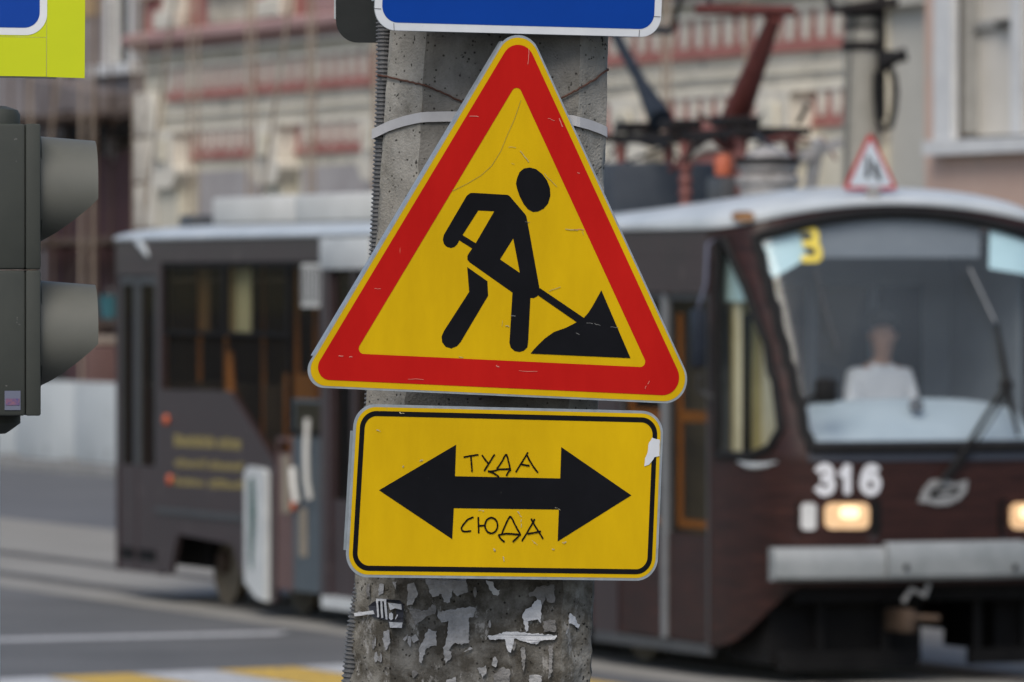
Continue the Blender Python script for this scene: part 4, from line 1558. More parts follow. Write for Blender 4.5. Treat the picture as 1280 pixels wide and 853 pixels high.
# dashboard: pale curved cowl under the windscreen
dm = MB()
npx = 24
prof = [(.10, 1.60), (.13, 1.75), (.22, 1.92), (.34, 2.02), (.46, 2.05), (.56, 1.98), (.60, 1.75), (.60, .82)]
for i in range(npx + 1):
    x = .36 + 1.78 * i / npx
    bow = .14 * ((x - 1.25) / .95) ** 2
    for j, (y, z) in enumerate(prof):
        zz = z - (.05 + .10 * abs((x - 1.25) / .95) ** 3) * (1 if 1 < j < 6 else 0)
        dm.v.append((x, y + bow + rake(zz) * .9 * (1 if j < 4 else .6), zz))
m_ = len(prof)
for i in range(npx):
    for j in range(m_ - 1):
        a = i * m_ + j
        dm.f.append((a, a + m_, a + m_ + 1, a + 1))
obj('dashboard', dm, M['dash'], tram, smooth=True)
obj('dash_speaker', MB().lathe([(.055, 0), (.055, .02), (.03, .03)], (1.22, .30, 1.95), (0, -1, .55), 20), M['tram_grey'], tram, smooth=True)


def nose_xz(x, z, off):
    k = min(range(NC), key=lambda kk: abs(PC[kk].y - x))
    # interpolate between columns
    k0 = max(0, k - 1)
    for kk in (k0, k):
        if PC[kk].y <= x <= PC[kk + 1].y:
            f_ = (x - PC[kk].y) / max(1e-6, PC[kk + 1].y - PC[kk].y)
            v = nose(kk + f_, z, off)
            v.x = x
            return v
    return nose(k, z, off)


def nose_text(name, body, tl_, br, off, m, bold):
    vs, fs = text_mesh(body, 1, bold)
    q = MB()
    q.add([nose_xz(tl_[0] + a * (br[0] - tl_[0]), br[1] + b * (tl_[1] - br[1]), off) for a, b in vs], fs)
    return obj(name, q, m, tram, fix=False)


def nose_panel(name, quad, off, m, n=8):
    """a sheet following the inside of the nose: quad of (x, z) corners"""
    q = MB()
    (a, b, c, d) = [Vector(p) for p in quad]
    for i in range(n + 1):
        for j in range(n + 1):
            p = a.lerp(b, i / n).lerp(d.lerp(c, i / n), j / n)
            v = nose_xz(p.x, p.y, off)
            q.v.append(tuple(v))
    for i in range(n):
        for j in range(n):
            e = i * (n + 1) + j
            q.f.append((e, e + n + 1, e + n + 2, e + 1))
    return obj(name, q, m, tram, smooth=True)


def nx(px, py, y=.4):
    """photo pixel to (x, z) on a crosswise plane of the tram at depth y"""
    o = TW(0, y)
    n = Vector((SN, -CS, 0))
    r = ray(px, py)
    t = n.dot(o) / n.dot(r)
    return ((r * t - o).dot(Vector((CS, SN, 0))), CAMZ + r.z * t)


# pale blue blinds in the upper corners and the dark destination band between them
nose_panel('sun_blind', [nx(954, 296, .62), nx(1008, 280, .52), nx(1024, 322, .42), nx(972, 350, .46)], -.06, M['sunblind'])
nose_panel('sun_blind', [nx(1242, 277, .62), nx(1300, 283, .62), nx(1300, 345, .46), nx(1242, 336, .46)], -.03, M['sunblind'])
nose_panel('destination_band', [nx(1034, 268, .55), nx(1240, 268, .55), nx(1240, 322, .40), nx(1034, 322, .40)], -.07, M['cabgrey'])
# blind of the side window
q = [(lambda p: Vector((.10 if i else .10, p[0], p[1])))(side_uz(px, py, .09)) for i, (px, py) in enumerate([(901, 312), (913, 312), (940, 377), (901, 377)])]
obj('side_blind', MB().add(q, [(0, 1, 2, 3)]), M['sunblind'], tram)
obj('cab_post', MB().box(.12, .16, .93, .99, .9, 3.08), M['interior_cream'], tram)
obj('cab_panel', MB().box(.14, .5, 1.05, 1.09, .82, 3.08), M['olive'], tram)
obj('cab_strip', MB().box(.20, .27, 1.02, 1.048, .9, 2.6), M['tram_dark'], tram)
obj('cab_strip', MB().box(.36, .48, 1.02, 1.048, .9, 2.75), M['interior_cream'], tram)


DIG = {'r': [[(0, 1), (.7, 1), (.95, .88), (.95, .64), (.72, .5), (.25, .5)], [(.72, .5), (.97, .38), (.97, .12), (.72, 0), (0, 0)]],
       '3': [[(.08, .86), (.3, .98), (.62, .97), (.82, .80), (.78, .62), (.55, .53), (.36, .53)], [(.36, .53), (.62, .52), (.88, .38), (.90, .20), (.70, .03), (.35, .0), (.06, .14)]],
       '1': [[(.10, .70), (.40, .84), (.62, 1.0)], [(.62, 1.0), (.62, .5), (.62, 0)]],
       '6': [[(.86, .88), (.62, .98), (.34, .90), (.14, .66), (.08, .36), (.18, .12), (.45, .0), (.74, .05), (.92, .26), (.84, .50), (.60, .60), (.32, .54), (.12, .36)]]}


def nose_digit(name, ch, tl_, br, off, m, w):
    q = MB()
    for s_ in DIG[ch]:
        pts = []
        P = [Vector(p) for p in s_]
        for i in range(len(P) - 1):
            p0, p1, p2, p3 = P[max(0, i - 1)], P[i], P[i + 1], P[min(len(P) - 1, i + 2)]
            for k in range(5):
                t = k / 5
                pts.append(.5 * ((2 * p1) + (p2 - p0) * t + (2 * p0 - 5 * p1 + 4 * p2 - p3) * t * t + (3 * p1 - p0 - 3 * p2 + p3) * t ** 3))
        pts.append(P[-1])
        W, H_ = br[0] - tl_[0] - w, tl_[1] - br[1] - w
        sub = MB().ribbon([(tl_[0] + w / 2 + p.x * W, br[1] + w / 2 + p.y * H_) for p in pts], w, 0)
        q.add([nose_xz(v[0], v[2], off) for v in sub.v], sub.f)
        off += .001
    return obj(name, q, m, tram, fix=False)


for ch, a, b in (('3', 1015, 1041), ('1', 1041, 1063), ('6', 1067, 1096)):
    nose_digit('fleet_digit', ch, nx(a, 579, .1), nx(b, 619.5, .1), .006, M['digits'], .052)
nose_digit('route_digit', 'r', nx(1004, 281, .5), nx(1038, 328, .42), -.008, M['routeyellow'], .05)


def nose_poly(name, pxs, y, off, m, th=.02, par=None):
    pts = [nx(px, py, y) for px, py in pxs]
    n = len(pts)
    q = MB()
    tri_ = tessellate_polygon([[Vector((p[0], p[1], 0)) for p in pts]])
    top = [nose_xz(p[0], p[1], off) for p in pts]
    bot = [nose_xz(p[0], p[1], off - th) for p in pts]
    q.add(top + bot, [tuple(t) for t in tri_] + [tuple(i + n for i in t)[::-1] for t in tri_] + [(i, (i + 1) % n, (i + 1) % n + n, i + n) for i in range(n)])
    return obj(name, q, m, par or tram)


def rr(x0, y0, x1, y1, r):
    return round_poly([(x0, y0), (x1, y0), (x1, y1), (x0, y1)], r, 5)


for sx in (0, 1):
    X = (lambda p: p) if not sx else (lambda p: 2344 - p)
    fl_ = lambda L: [(X(p[0]), p[1]) for p in L]
    h = nose_poly('headlamp_housing', fl_(rr(1002, 624, 1098, 669, 6)), .05, .012, M['tram_dark'])
    nose_poly('headlamp_lens', fl_(rr(1031, 628.5, 1084, 661.5, 9)), .04, .022, M['lamp_glass'], .008, par=h)
    nose_poly('bulb_glow', fl_(rr(1048, 633, 1072, 649, 7)), .04, .026, M['lamp_core'], .003, par=h)
    nose_poly('marker_lens', fl_(rr(1006, 629, 1021, 663, 5)), .05, .022, M['marker'], .008, par=h)
    nose_poly('lower_trim', fl_(rr(1000, 670, 1095, 676, 2)), .05, .012, M['brown_plain'])
    r_ = nose_poly('roof_marker', fl_(rr(942, 264, 960, 276, 5)), .5, .0, M['amber'], .12)
    r_.location.y = -.07
    r_.location.x = -.03 if not sx else .03
q = MB()
(xa, za), (xb, zb2) = nx(1010, 552, .1), nx(1010, 577, .1)
for i in range(41):
    x = xa + (2.5 - 2 * xa) * i / 40
    q.v += [tuple(nose_xz(x, za, .004)), tuple(nose_xz(x, za, .014)), tuple(nose_xz(x, zb2, .014)), tuple(nose_xz(x, zb2, .004))]
for i in range(40):
    for k in range(4):
        q.f.append((i * 4 + k, i * 4 + (k + 1) % 4, i * 4 + 4 + (k + 1) % 4, i * 4 + 4 + k))
obj('windscreen_sill', q, M['sill'], tram, smooth=True)
# emblem: winged oval
em = [(1146, 628), (1152, 612), (1162, 600), (1178, 599), (1192, 604), (1208, 600), (1206, 614), (1198, 624), (1184, 631), (1168, 632), (1158, 629)]
e_ = nose_poly('emblem', em, .02, .014, M['chrome'], .012)
nose_poly('emblem_mark', [(1160, 614), (1172, 607), (1195, 611), (1200, 608), (1194, 618), (1172, 622), (1160, 623)], .02, .018, M['tram_dark'], .003, par=e_)
nose_poly('emblem_mark', [(1166, 616), (1180, 612), (1192, 614), (1178, 619)], .02, .022, M['chrome'], .003, par=e_)

# bumper: two wings and a proud middle section


def bump_seg(px0, px1, y0, y1, off, n=14):
    q = MB()
    xa, xb = nx(px0, 700, .1)[0], nx(px1, 700, .1)[0]
    za, zb_ = nx(1100, y0, .0)[1], nx(1100, y1, .0)[1]
    zm = (za + zb_) / 2
    hz = (za - zb_) / 2
    prof_ = [(-.02, -1), (.05, -1), (.08, -.8), (.09, 0), (.08, .75), (.05, 1), (-.02, 1)]
    for i in range(n + 1):
        x = xa + (xb - xa) * i / n
        yb = .16 * abs((x - 1.25) / 1.25) ** 2.6
        for d_, t in prof_:
            q.v.append((x, yb - off - d_, zm + t * hz))
    m__ = len(prof_)
    for i in range(n):
        for j in range(m__):
            a, b = i * m__ + j, i * m__ + (j + 1) % m__
            q.f.append((a, b, b + m__, a + m__))
    q.f.append(tuple(range(m__)))
    q.f.append(tuple(n * m__ + j for j in range(m__)))
    return obj('bumper_section', q, M['bumper'], tram, smooth=True)


bump_seg(963, 1091, 683.5, 725, .05)
bump_seg(1092, 1262, 677.5, 724.5, .085)
bump_seg(1263, 1379, 681, 724, .05)
for px in (1120, 1256):
    x, z = nx(px, 708, 0)
    obj('bumper_bolt', MB().lathe([(.022, 0), (.018, .012)], (x, -.174, z), (0, -1, 0), 10), M['tram_dark'], tram, smooth=True)
# what hangs below the bumper
obj('under_apron', MB().box(.25, 2.25, .22, .30, .58, .74), M['tram_dark'], tram)
obj('under_shade_box', MB().box(.16, nx(1140, 800, .6)[0], .45, 1.15, .14, .735), M['tram_dark'], tram)  # dark boxes added to give the black shade under the nose
obj('under_shade_box', MB().box(nx(1232, 800, .6)[0], 2.40, .45, 1.3, .20, .735), M['tram_dark'], tram)
obj('under_valance', MB().box(.12, 2.38, .305, .40, .60, .738), M['tram_dark'], tram)
obj('lifeguard_board', MB().box(.20, nx(1146, 830, .35)[0], .32, .40, .10, .235), M['tram_dark'], tram)
obj('lifeguard_board', MB().box(nx(1212, 830, .35)[0], 2.35, .32, .40, .12, .23), M['tram_dark'], tram)
for xx in (.5, 1.0, 1.72, 2.1):
    obj('lifeguard_hanger', MB().box(xx - .03, xx + .03, .33, .39, .236, .60), M['tram_dark'], tram)
x, z = nx(1132, 775, .05)
c_ = obj('coupler', MB().bbox(x - .06, x + .04, -.06, .30, z - .09, z + .08, .03), M['rusty'], tram, smooth=True)
obj('coupler_pin', MB().tube([(x + .0, -.03, z + .02), (x + .20, -.08, z + .01)], .026, 10), M['rusty'], c_, smooth=True)
obj('coupler_lever', MB().tube([(x - .05, -.02, z + .13), (x + .0, -.05, z + .22), (x + .10, -.05, z + .17), (x + .13, -.05, z + .25)], .02, 8), M['chrome'], c_, smooth=True)

obj('cab_wall', MB().box(2.26, 2.29, .80, 1.94, .81, 3.08), M['cabgrey'], tram)
# wipers
def nxp(px, py, y, lift=.05):
    x, z = nx(px, py, y)
    v = nose_xz(max(.05, min(2.45, x)), z, lift)
    return v
wp = MB().tube([nxp(1172, 600, .02), nxp(1200, 562, .05), nxp(1232, 515, .1), nxp(1256, 480, .2)], [.022, .02, .018, .016], 8)
w_ = obj('wiper_arm', wp, M['rubber'], tram, smooth=True)
obj('wiper_arm', MB().tube([nxp(1180, 598, .02), nxp(1210, 560, .05), nxp(1238, 522, .1), nxp(1258, 484, .2)], .009, 8), M['rubber'], tram, smooth=True)
obj('wiper_blade', MB().tube([nxp(1244, 405, .35, .03), nxp(1252, 450, .25, .035), nxp(1260, 500, .15, .035), nxp(1268, 545, .1, .03)], [.012, .022, .022, .012], 8), M['rubber'], w_, smooth=True)
obj('wiper_hub', MB().lathe([(.05, 0), (.045, .04), (.02, .06)], nxp(1256, 482, .2, .0), (0, -1, .2), 14), M['rubber'], w_, smooth=True)
obj('wiper_arm', MB().tube([nxp(1212, 336, .45), nxp(1225, 365, .4), nxp(1240, 402, .35)], .01, 8), M['steel_dull'], tram, smooth=True)
obj('wiper_arm', MB().tube([nxp(1024, 336, .4), nxp(1036, 390, .3), nxp(1047, 438, .25)], .006, 8), M['tram_grey'], tram, smooth=True)
# small mirror at the lower corner of the screen, and the big side mirror on its strut
v = nxp(1026, 486, .2, .10)
mi = obj('corner_mirror', MB().bbox(v.x - .075, v.x + .075, v.y - .04, v.y + .05, v.z - .10, v.z + .075, .03), M['rubber'], tram, smooth=True)
obj('mirror_stem', MB().tube([v, nxp(1012, 500, .15, .02), nxp(1006, 515, .15, 0)], .014, 8), M['rubber'], mi, smooth=True)
ya, za_ = side_uz(873, 425, -.14)
mi = obj('side_mirror', MB().bbox(-.18, -.10, ya - .07, ya + .09, za_ - .20, za_ + .22, .03), M['blue_dark'], tram, smooth=True)
y2, z2 = side_uz(886, 305, -.05)
obj('mirror_strut', MB().tube([(-.14, ya, za_ + .23), (-.11, ya - .06, za_ + .40), (-.06, y2, z2), (.0, y2 - .02, z2 + .03)], .011, 8), M['lilac'], mi, smooth=True)
y3, z3 = side_uz(872, 480, -.1)
obj('mirror_strut', MB().tube([(-.13, ya, za_ - .25), (-.10, y3 - .02, z3 - .05), (.0, y3 - .06, z3 - .10)], .018, 8), M['tram_grey'], mi, smooth=True)

# seats, handrails and curtains seen through the glass
for i, yy in enumerate((3.4, 4.3, 7.8, 8.7, 10.9, 11.8, 12.7, 13.6)):
    for xs in ((.25, .70), (1.75, 2.2)):
        if xs[0] < 1 and (yy < 3.9 or 9.9 < yy < 10.5 or yy > 13.2 or yy < 5 and yy > 4.5):
            continue
        st_ = obj('seat', MB().bbox(xs[0], xs[1], yy, yy + .42, 1.20, 1.27, .02), M['seat'], tram, smooth=True)
        obj('seat_back', MB().bbox(xs[0], xs[1], yy + .40, yy + .46, 1.272, 1.95, .025), M['seat'], st_, smooth=True)
        obj('seat_pedestal', MB().box(xs[0] + .15, xs[1] - .15, yy + .1, yy + .3, .801, 1.198), M['tram_grey'], st_)
for px in (207, 250, 283, 330, 372, 395):
    yy = U(px, .45)
    obj('handrail', MB().tube([(.45, yy, .801), (.45, yy, 3.099)], .02, 8), M['handrail'], tram, smooth=True)
obj('handrail', MB().tube([(.15,) + side_uz(287, 440, .15), (.15,) + side_uz(290, 490, .15), (.15,) + side_uz(310, 525, .15), (.15,) + side_uz(334, 560, .15), (.15,) + side_uz(345, 600, .15)], .035, 8), M['handrail'], tram, smooth=True)
obj('inner_board', MB().box(.35, .40, U(400, .4), U(362, .4), 1.0, 2.05), M['handrail'], tram)
for px0, px1, m in ((203, 212, M['interior_cream']), (283, 293, M['interior_cream']), (294, 314, M['curtain']), (250, 262, M['interior'])):
    a, b = U(px0, .12), U(px1, .12)
    q = MB()
    n_ = 12
    for i in range(n_ + 1):
        yy = b + (a - b) * i / n_
        for zz in (2.40, 2.98):
            q.v.append((.12 + .012 * math.sin(i * 2.1), yy, zz))
    q.f = [(2 * i, 2 * i + 2, 2 * i + 3, 2 * i + 1) for i in range(n_)]
    obj('curtain', q, m, tram, smooth=True)
for i in range(6):
    yy = 3.0 + i * 1.85
    obj('inner_panel', MB().box(2.40, 2.43, yy, yy + 1.75, .81, 1.70), M['interior'], tram)

# running gear
def wheel_at(y, x):
    wq = MB().lathe([(.10, -.07), (.30, -.06), (.345, -.05), (.345, .05), (.375, .055), (.375, .08), (.1, .08)], (x, y, .375 + .012), (-1 if x < 1.25 else 1, 0, 0), 28)
    w_ = obj('wheel', wq, M['wheel'], tram, smooth=True)
    obj('hub', MB().lathe([(.11, -.0), (.10, .06), (.03, .07)], (x + (-.081 if x < 1.25 else .081), y, .387), (-1 if x < 1.25 else 1, 0, 0), 18), M['rusty'], w_, smooth=True)


def bogie(yc):
    for dy in (-.97, .97):
        for x in (1.25 - .762, 1.25 + .762):
            wheel_at(yc + dy, x)
        obj('axle', MB().lathe([(.07, -.66), (.07, .66)], (1.25, yc + dy, .387), (1, 0, 0), 12), M['tram_dark'], tram, smooth=True)
    fr_ = obj('bogie_frame', MB().box(.66, 1.84, yc - .25, yc + .25, .42, .72), M['tram_dark'], tram)
    for x in (.68, 1.74):
        obj('frame_beam', MB().box(x, x + .08, yc - 1.35, yc - .252, .33, .50).box(x, x + .08, yc + .252, yc + 1.35, .33, .50), M['tram_dark'], fr_)


def wheel_y(px, py=760):
    return U(px, 1.25 - .762 - .08)


bogie((wheel_y(285) + wheel_y(376)) / 2)
bogie(wheel_y(805) + .97)
for a, b, z0 in ((4.9, 6.4, .28), (6.45, 8.3, .24), (8.35, 9.2, .34)):  # underfloor equipment, filled out to deepen the shadow under the tram
    obj('equipment_box', MB().box(.16, 2.34, a, b, z0, .735), M['tram_dark'], tram)
obj('rear_shadow_box', MB().box(.3, 2.2, 12.9, 14.4, .32, .735), M['tram_dark'], tram)  # unseen filler boxes, added to strengthen the shadow on the ground
obj('shadow_box', MB().box(.8, 1.7, 9.3, 12.8, .30, .62), M['tram_dark'], tram)
obj('fender_board', MB().box(.15, .21, U(742), U(470), .18, .40), M['tram_dark'], tram)

# roof equipment
yb0, yb1 = side_uz(465, 260, .5)[0], side_uz(258, 260, .5)[0]
nb = 3
for i in range(nb):
    a, b = yb0 - 2.2 + (yb1 - yb0 + 2.2) * i / nb, yb0 - 2.2 + (yb1 - yb0 + 2.2) * (i + 1) / nb
    obj('roof_unit', MB().bbox(.55, 1.95, a + .004, b - .004, 3.34, 3.575, .03), M['unit_white'], tram, smooth=True)
y_, z_ = side_uz(245, 267, .6)
obj('roof_fitting', MB().bbox(.5, .75, y_ - .2, y_ + .2, 3.28, 3.43, .03), M['tram_grey'], tram, smooth=True)
y_, z_ = side_uz(780, 222, .9)
obj('roof_cabinet', MB().bbox(.75, 1.75, y_ - .15, y_ + .5, 3.33, 3.74, .03), M['cabinet'], tram, smooth=True)


def cz(px, py, x=1.25):
    y, z = side_uz(px, py, x)
    return Vector((x, y, z))


pg = obj('pantograph_base', MB(), M['panto_dark'], tram)
bpm = MB()
A1, A2 = cz(800, 166), cz(965, 170)
zb_ = 3.93
for x in (1.05, 1.45):
    bpm.beam((x, A1.y, zb_), (x, A2.y, zb_), .06, .07)
for yy in (A1.y, (A1.y + A2.y) / 2, A2.y):
    bpm.beam((.95, yy, zb_ + .012), (1.55, yy, zb_ + .012), .06, .06)
pg.data.clear_geometry()
pg.data.from_pydata(bpm.v, [], bpm.f)
for x in (1.05, 1.45):
    for yy in (A1.y - .1, (A1.y + A2.y) / 2 - .1, A2.y + .1):
        sp_ = obj('insulator_leg', MB().lathe([(.06, 0), (.035, .05), (.055, .10), (.035, .14), (.055, .19), (.035, .24), (.06, .30), (.035, .34), (.05, .49)], (x, yy, 3.40), n=14), M['red_support'], pg, smooth=True)
k1, k0 = cz(968, 22), cz(908, 176)
ar = obj('lower_arm', MB().tube([k0, k0.lerp(k1, .5), k1], [.12, .09, .055], 10), M['panto_red'], pg, smooth=True)
kb1, kb0 = cz(766, 38), cz(826, 150)
obj('lower_arm', MB().tube([kb0, kb0.lerp(kb1, .4), kb1], [.10, .05, .04], 10), M['panto_blue'], pg, smooth=True)
obj('knee_shaft', MB().tube([(.62, k1.y, k1.z + .05), (1.40, k1.y, k1.z + .05)], .04, 10), M['panto_red'], pg, smooth=True)
obj('knee_shaft', MB().tube([(.75, kb1.y, kb1.z), (1.75, kb1.y, kb1.z)], .03, 10), M['panto_blue'], pg, smooth=True)
topz = 6.2
ymid = (k1.y + kb1.y) / 2
for x in (.75, 1.75):
    obj('upper_arm', MB().tube([(x, k1.y, k1.z + .05), (1.25 + (x - 1.25) * .6, ymid - .1, topz)], .022, 8), M['panto_dark'], pg, smooth=True)
    obj('upper_arm', MB().tube([(x, kb1.y, kb1.z), (1.25 + (x - 1.25) * .6, ymid + .1, topz)], .022, 8), M['panto_dark'], pg, smooth=True)
obj('collector_head', MB().tube([(.35, ymid, topz - .12), (.55, ymid, topz + .03), (1.95, ymid, topz + .03), (2.15, ymid, topz - .12)], .04, 8), M['panto_dark'], pg, smooth=True)
rnp = random.Random(5)
for _ in range(26):
    p = cz(rnp.uniform(785, 985), 160)
    q_ = Vector((rnp.uniform(.85, 1.65), p.y, zb_ + rnp.uniform(-.1, .12)))
    e_ = q_ + Vector((rnp.uniform(-.25, .25), rnp.uniform(-.6, .6), rnp.uniform(-.22, .12)))
    obj('linkage_rod', MB().tube([q_, e_], rnp.uniform(.010, .026), 8), rnp.choice((M['panto_dark'], M['panto_dark'], M['panto_red'], M['panto_blue'], M['rusty'])), pg, smooth=True)
for px, w0 in ((812, .3), (870, .25), (935, .3)):
    p = cz(px, 160)
    obj('spring_box', MB().bbox(1.0, 1.0 + w0, p.y - .14, p.y + .14, zb_ + .05, zb_ + .05 + .08, .02), M['panto_dark'], pg, smooth=True)
p = cz(960, 200, 1.0)
obj('arrester', MB().lathe([(.21, 0), (.21, .10), (.24, .13), (.24, .17), (.19, .20), (.23, .24), (.22, .28), (.14, .36), (.03, .40)], (p.x, p.y, 3.42), n=24), M['insulator'], tram, smooth=True)
obj('arrester_band', MB().lathe([(.245, .0), (.245, .045)], (p.x, p.y, 3.69), n=24), M['tram_dark'], tram, smooth=True)
p = cz(904, 203, 1.0)
obj('cover_cap', MB().lathe([(.06, -.1), (.07, 0), (.05, .05), (.01, .065)], (p.x, p.y, p.z), n=16), M['orange_ball'], tram, smooth=True)
p = cz(905, 222, 1.0)
obj('cable_box', MB().bbox(p.x - .1, p.x + .15, p.y - .2, p.y + .1, 3.38, 3.60, .02), M['tram_grey'], tram, smooth=True)
p = cz(1012, 205, 1.0)
obj('roof_bracket', MB().beam((p.x, p.y, 3.46), (p.x, p.y - .15, 3.85), .07).beam((p.x - .12, p.y - .1, 3.72), (p.x + .2, p.y - .1, 3.83), .07), M['insulator'], tram)

# small triangular sign standing on the roof
so = TW(nx(1088, 232, .75)[0], .75)
sg = thing('roof_triangle_sign', 'small white triangular sign with red border standing on the tram roof', 'sign', (so.x, so.y, 3.43), PSI)
S2 = lambda px, py: (nx(px, py, .75)[0] - nx(1088, 232, .75)[0], nx(px, py, .75)[1] - 3.43)
ct = [S2(1088, 163), S2(1053, 238), S2(1123, 238)]
obj('panel', MB().prism(round_poly(ct, .025, 6), 0, .01), M['signred'], sg)
obj('white_field', MB().flat([round_poly(inset(ct, .028), .012, 6)], -.002), M['signwhite'], sg, fix=False)
obj('pictogram', MB().flat([[S2(1081, 223), S2(1083, 195), S2(1087, 195), S2(1087, 223)]], -.004), M['tram_dark'], sg, fix=False)
obj('pictogram', MB().flat([[S2(1092, 200), S2(1096, 206), S2(1102, 226), S2(1096, 226), S2(1090, 210)]], -.004), M['tram_dark'], sg, fix=False)
obj('foot', MB().bbox(-.22, .24, -.03, .06, -.05, -.012, .01), M['tram_dark'], sg, smooth=True)
obj('clip', MB().bbox(-.04, .06, -.05, -.006, -.02, .07, .012), M['insulator'], sg, smooth=True)

# ---------------------------------------------------------------- the driver
dp = TW(1.41, 1.30)
drv = thing('person', 'tram driver in a white short-sleeved shirt sitting behind the windscreen', 'person', (dp.x, dp.y, 0), PSI)


def skin_mesh(name, verts, edges, radii, m, parent, levels=2):
    me = bpy.data.meshes.new(name + '_sk')
    me.from_pydata(verts, edges, [])
    o = bpy.data.objects.new(name, me)
    COL.objects.link(o)
    sk = o.modifiers.new('s', 'SKIN')
    for i, r in enumerate(radii):
        r = r if isinstance(r, tuple) else (r, r)
        me.skin_vertices[0].data[i].radius = r
    me.skin_vertices[0].data[0].use_root = True
    sb = o.modifiers.new('d', 'SUBSURF')
    sb.levels = levels
    sb.render_levels = levels
    dg = bpy.context.evaluated_depsgraph_get()
    m2 = bpy.data.meshes.new_from_object(o.evaluated_get(dg))
    bpy.data.objects.remove(o)
    m2.materials.clear()
    m2.materials.append(m)
    for p in m2.polygons:
        p.use_smooth = True
    o2 = bpy.data.objects.new(name, m2)
    COL.objects.link(o2)
    o2.parent = parent
    return o2


zs_ = 1.62          # hip height (seat on the cab floor)
V = [(0, .05, zs_), (0, .04, zs_ + .22), (0, .02, zs_ + .48), (0, .0, zs_ + .60), (0, -.02, zs_ + .65), (0, -.03, zs_ + .70), (0, -.035, zs_ + .80), (0, -.03, zs_ + .90)]
Ed = [(i, i + 1) for i in range(7)]
Rd = [(.15, .11), (.15, .10), (.17, .11), (.12, .085), (.056, .056), (.072, .085), (.100, .118), (.085, .098)]
for sx in (-1, 1):
    b0 = len(V)
    V += [(.19 * sx, .02, zs_ + .55), (.23 * sx, -.02, zs_ + .32), (.235 * sx, -.12, zs_ + .20), (.20 * sx, -.30, zs_ + .24), (.19 * sx, -.40, zs_ + .27)]
    Rd += [.065, .05, .043, .032, .028]
    Ed += [(2, b0), (b0, b0 + 1), (b0 + 1, b0 + 2), (b0 + 2, b0 + 3), (b0 + 3, b0 + 4)]
    for f_ in range(4):
        b1 = len(V)
        fx = .19 * sx + (-.03 + .02 * f_)
        V += [(fx, -.46, zs_ + .275), (fx, -.49 - .008 * (f_ in (1, 2)), zs_ + .25)]
        Rd += [.010, .008]
        Ed += [(b0 + 4, b1), (b1, b1 + 1)]
    b1 = len(V)
    V += [(.19 * sx - .04 * sx, -.42, zs_ + .28), (.19 * sx - .055 * sx, -.455, zs_ + .27)]
    Rd += [.011, .009]
    Ed += [(b0 + 4, b1), (b1, b1 + 1)]
    b0 = len(V)
    V += [(.10 * sx, -.05, zs_ - .01), (.13 * sx, -.42, zs_ + .0), (.13 * sx, -.40, zs_ - .36), (.13 * sx, -.38, zs_ - .76), (.13 * sx, -.52, zs_ - .78)]
    Rd += [.09, .065, .055, .042, .04]
    Ed += [(0, b0), (b0, b0 + 1), (b0 + 1, b0 + 2), (b0 + 2, b0 + 3), (b0 + 3, b0 + 4)]
skin_mesh('body', V, Ed, Rd, M['skin'], drv)
g_ = .016
Vs = [(0, .05, zs_), (0, .04, zs_ + .22), (0, .02, zs_ + .47), (0, .0, zs_ + .585), (0, -.01, zs_ + .655)]
Rs = [(.15 + g_, .11 + g_), (.15 + g_, .10 + g_), (.16 + g_, .11 + g_), (.13, .085), (.07, .068)]
Es = [(0, 1), (1, 2), (2, 3), (3, 4)]
for sx in (-1, 1):
    b0 = len(Vs)
    Vs += [(.205 * sx, .02, zs_ + .525), (.235 * sx, -.02, zs_ + .32), (.24 * sx, -.06, zs_ + .26)]
    Rs += [.078, .068, .064]
    Es += [(2, b0), (b0, b0 + 1), (b0 + 1, b0 + 2)]
skin_mesh('shirt', Vs, Es, Rs, M['shirt'], drv)
Vt = [(0, .05, zs_ - .02)]
Rt = [(.165, .125)]
Et = []
for sx in (-1, 1):
    b0 = len(Vt)
    Vt += [(.10 * sx, -.05, zs_ - .01), (.13 * sx, -.43, zs_ + .0), (.13 * sx, -.40, zs_ - .36), (.13 * sx, -.38, zs_ - .70)]
    Rt += [.102, .078, .068, .06]
    Et += [(0, b0), (b0, b0 + 1), (b0 + 1, b0 + 2), (b0 + 2, b0 + 3)]
skin_mesh('trousers', Vt, Et, Rt, M['trousers'], drv)
hz = zs_ + .82
hm = MB()
nlat, nlon = 10, 20
for i in range(nlat + 1):
    a = PI / 2 * (1 - i / nlat * 1.15)
    for j in range(nlon):
        b = 2 * PI * j / nlon
        r = math.cos(a) if a > 0 else 1 - .05 * abs(a)
        yy = .142 * r * math.sin(b)
        low = .055 if yy < -.06 else 0
        zz = hz + .085 + .125 * math.sin(a) + (low if a < .3 else 0)
        hm.v.append((.116 * r * math.cos(b), yy - .025, zz))
for i in range(nlat):
    for j in range(nlon):
        a, b = i * nlon + j, i * nlon + (j + 1) % nlon
        hm.f.append((a, b, b + nlon, a + nlon))
obj('hair', hm, M['hair'], drv, smooth=True)
fy = -.052
obj('nose', MB().lathe([(.016, 0), (.012, .03), (.004, .05)], (0, fy - .098, hz - .035), (0, -.45, 1), 8), M['skin'], drv, smooth=True)
for sx in (-1, 1):
    obj('eye', MB().lathe([(.001, -.006), (.011, -.002), (.011, .002), (.001, .006)], (.033 * sx, fy - .088, hz + .012), (0, 1, 0), 8), M['hair'], drv, smooth=True)
    obj('eyebrow', MB().beam((.018 * sx, fy - .094, hz + .034), (.05 * sx, fy - .086, hz + .036), .008), M['hair'], drv)
    obj('ear', MB().lathe([(.004, -.01), (.026, -.006), (.026, .006), (.004, .01)], (.098 * sx, fy + .02, hz - .005), (1, 0, 0), 10), M['skin'], drv, smooth=True)
obj('mouth', MB().beam((-.024, fy - .092, hz - .062), (.024, fy - .092, hz - .062), .008), M['doorbrown'], drv)
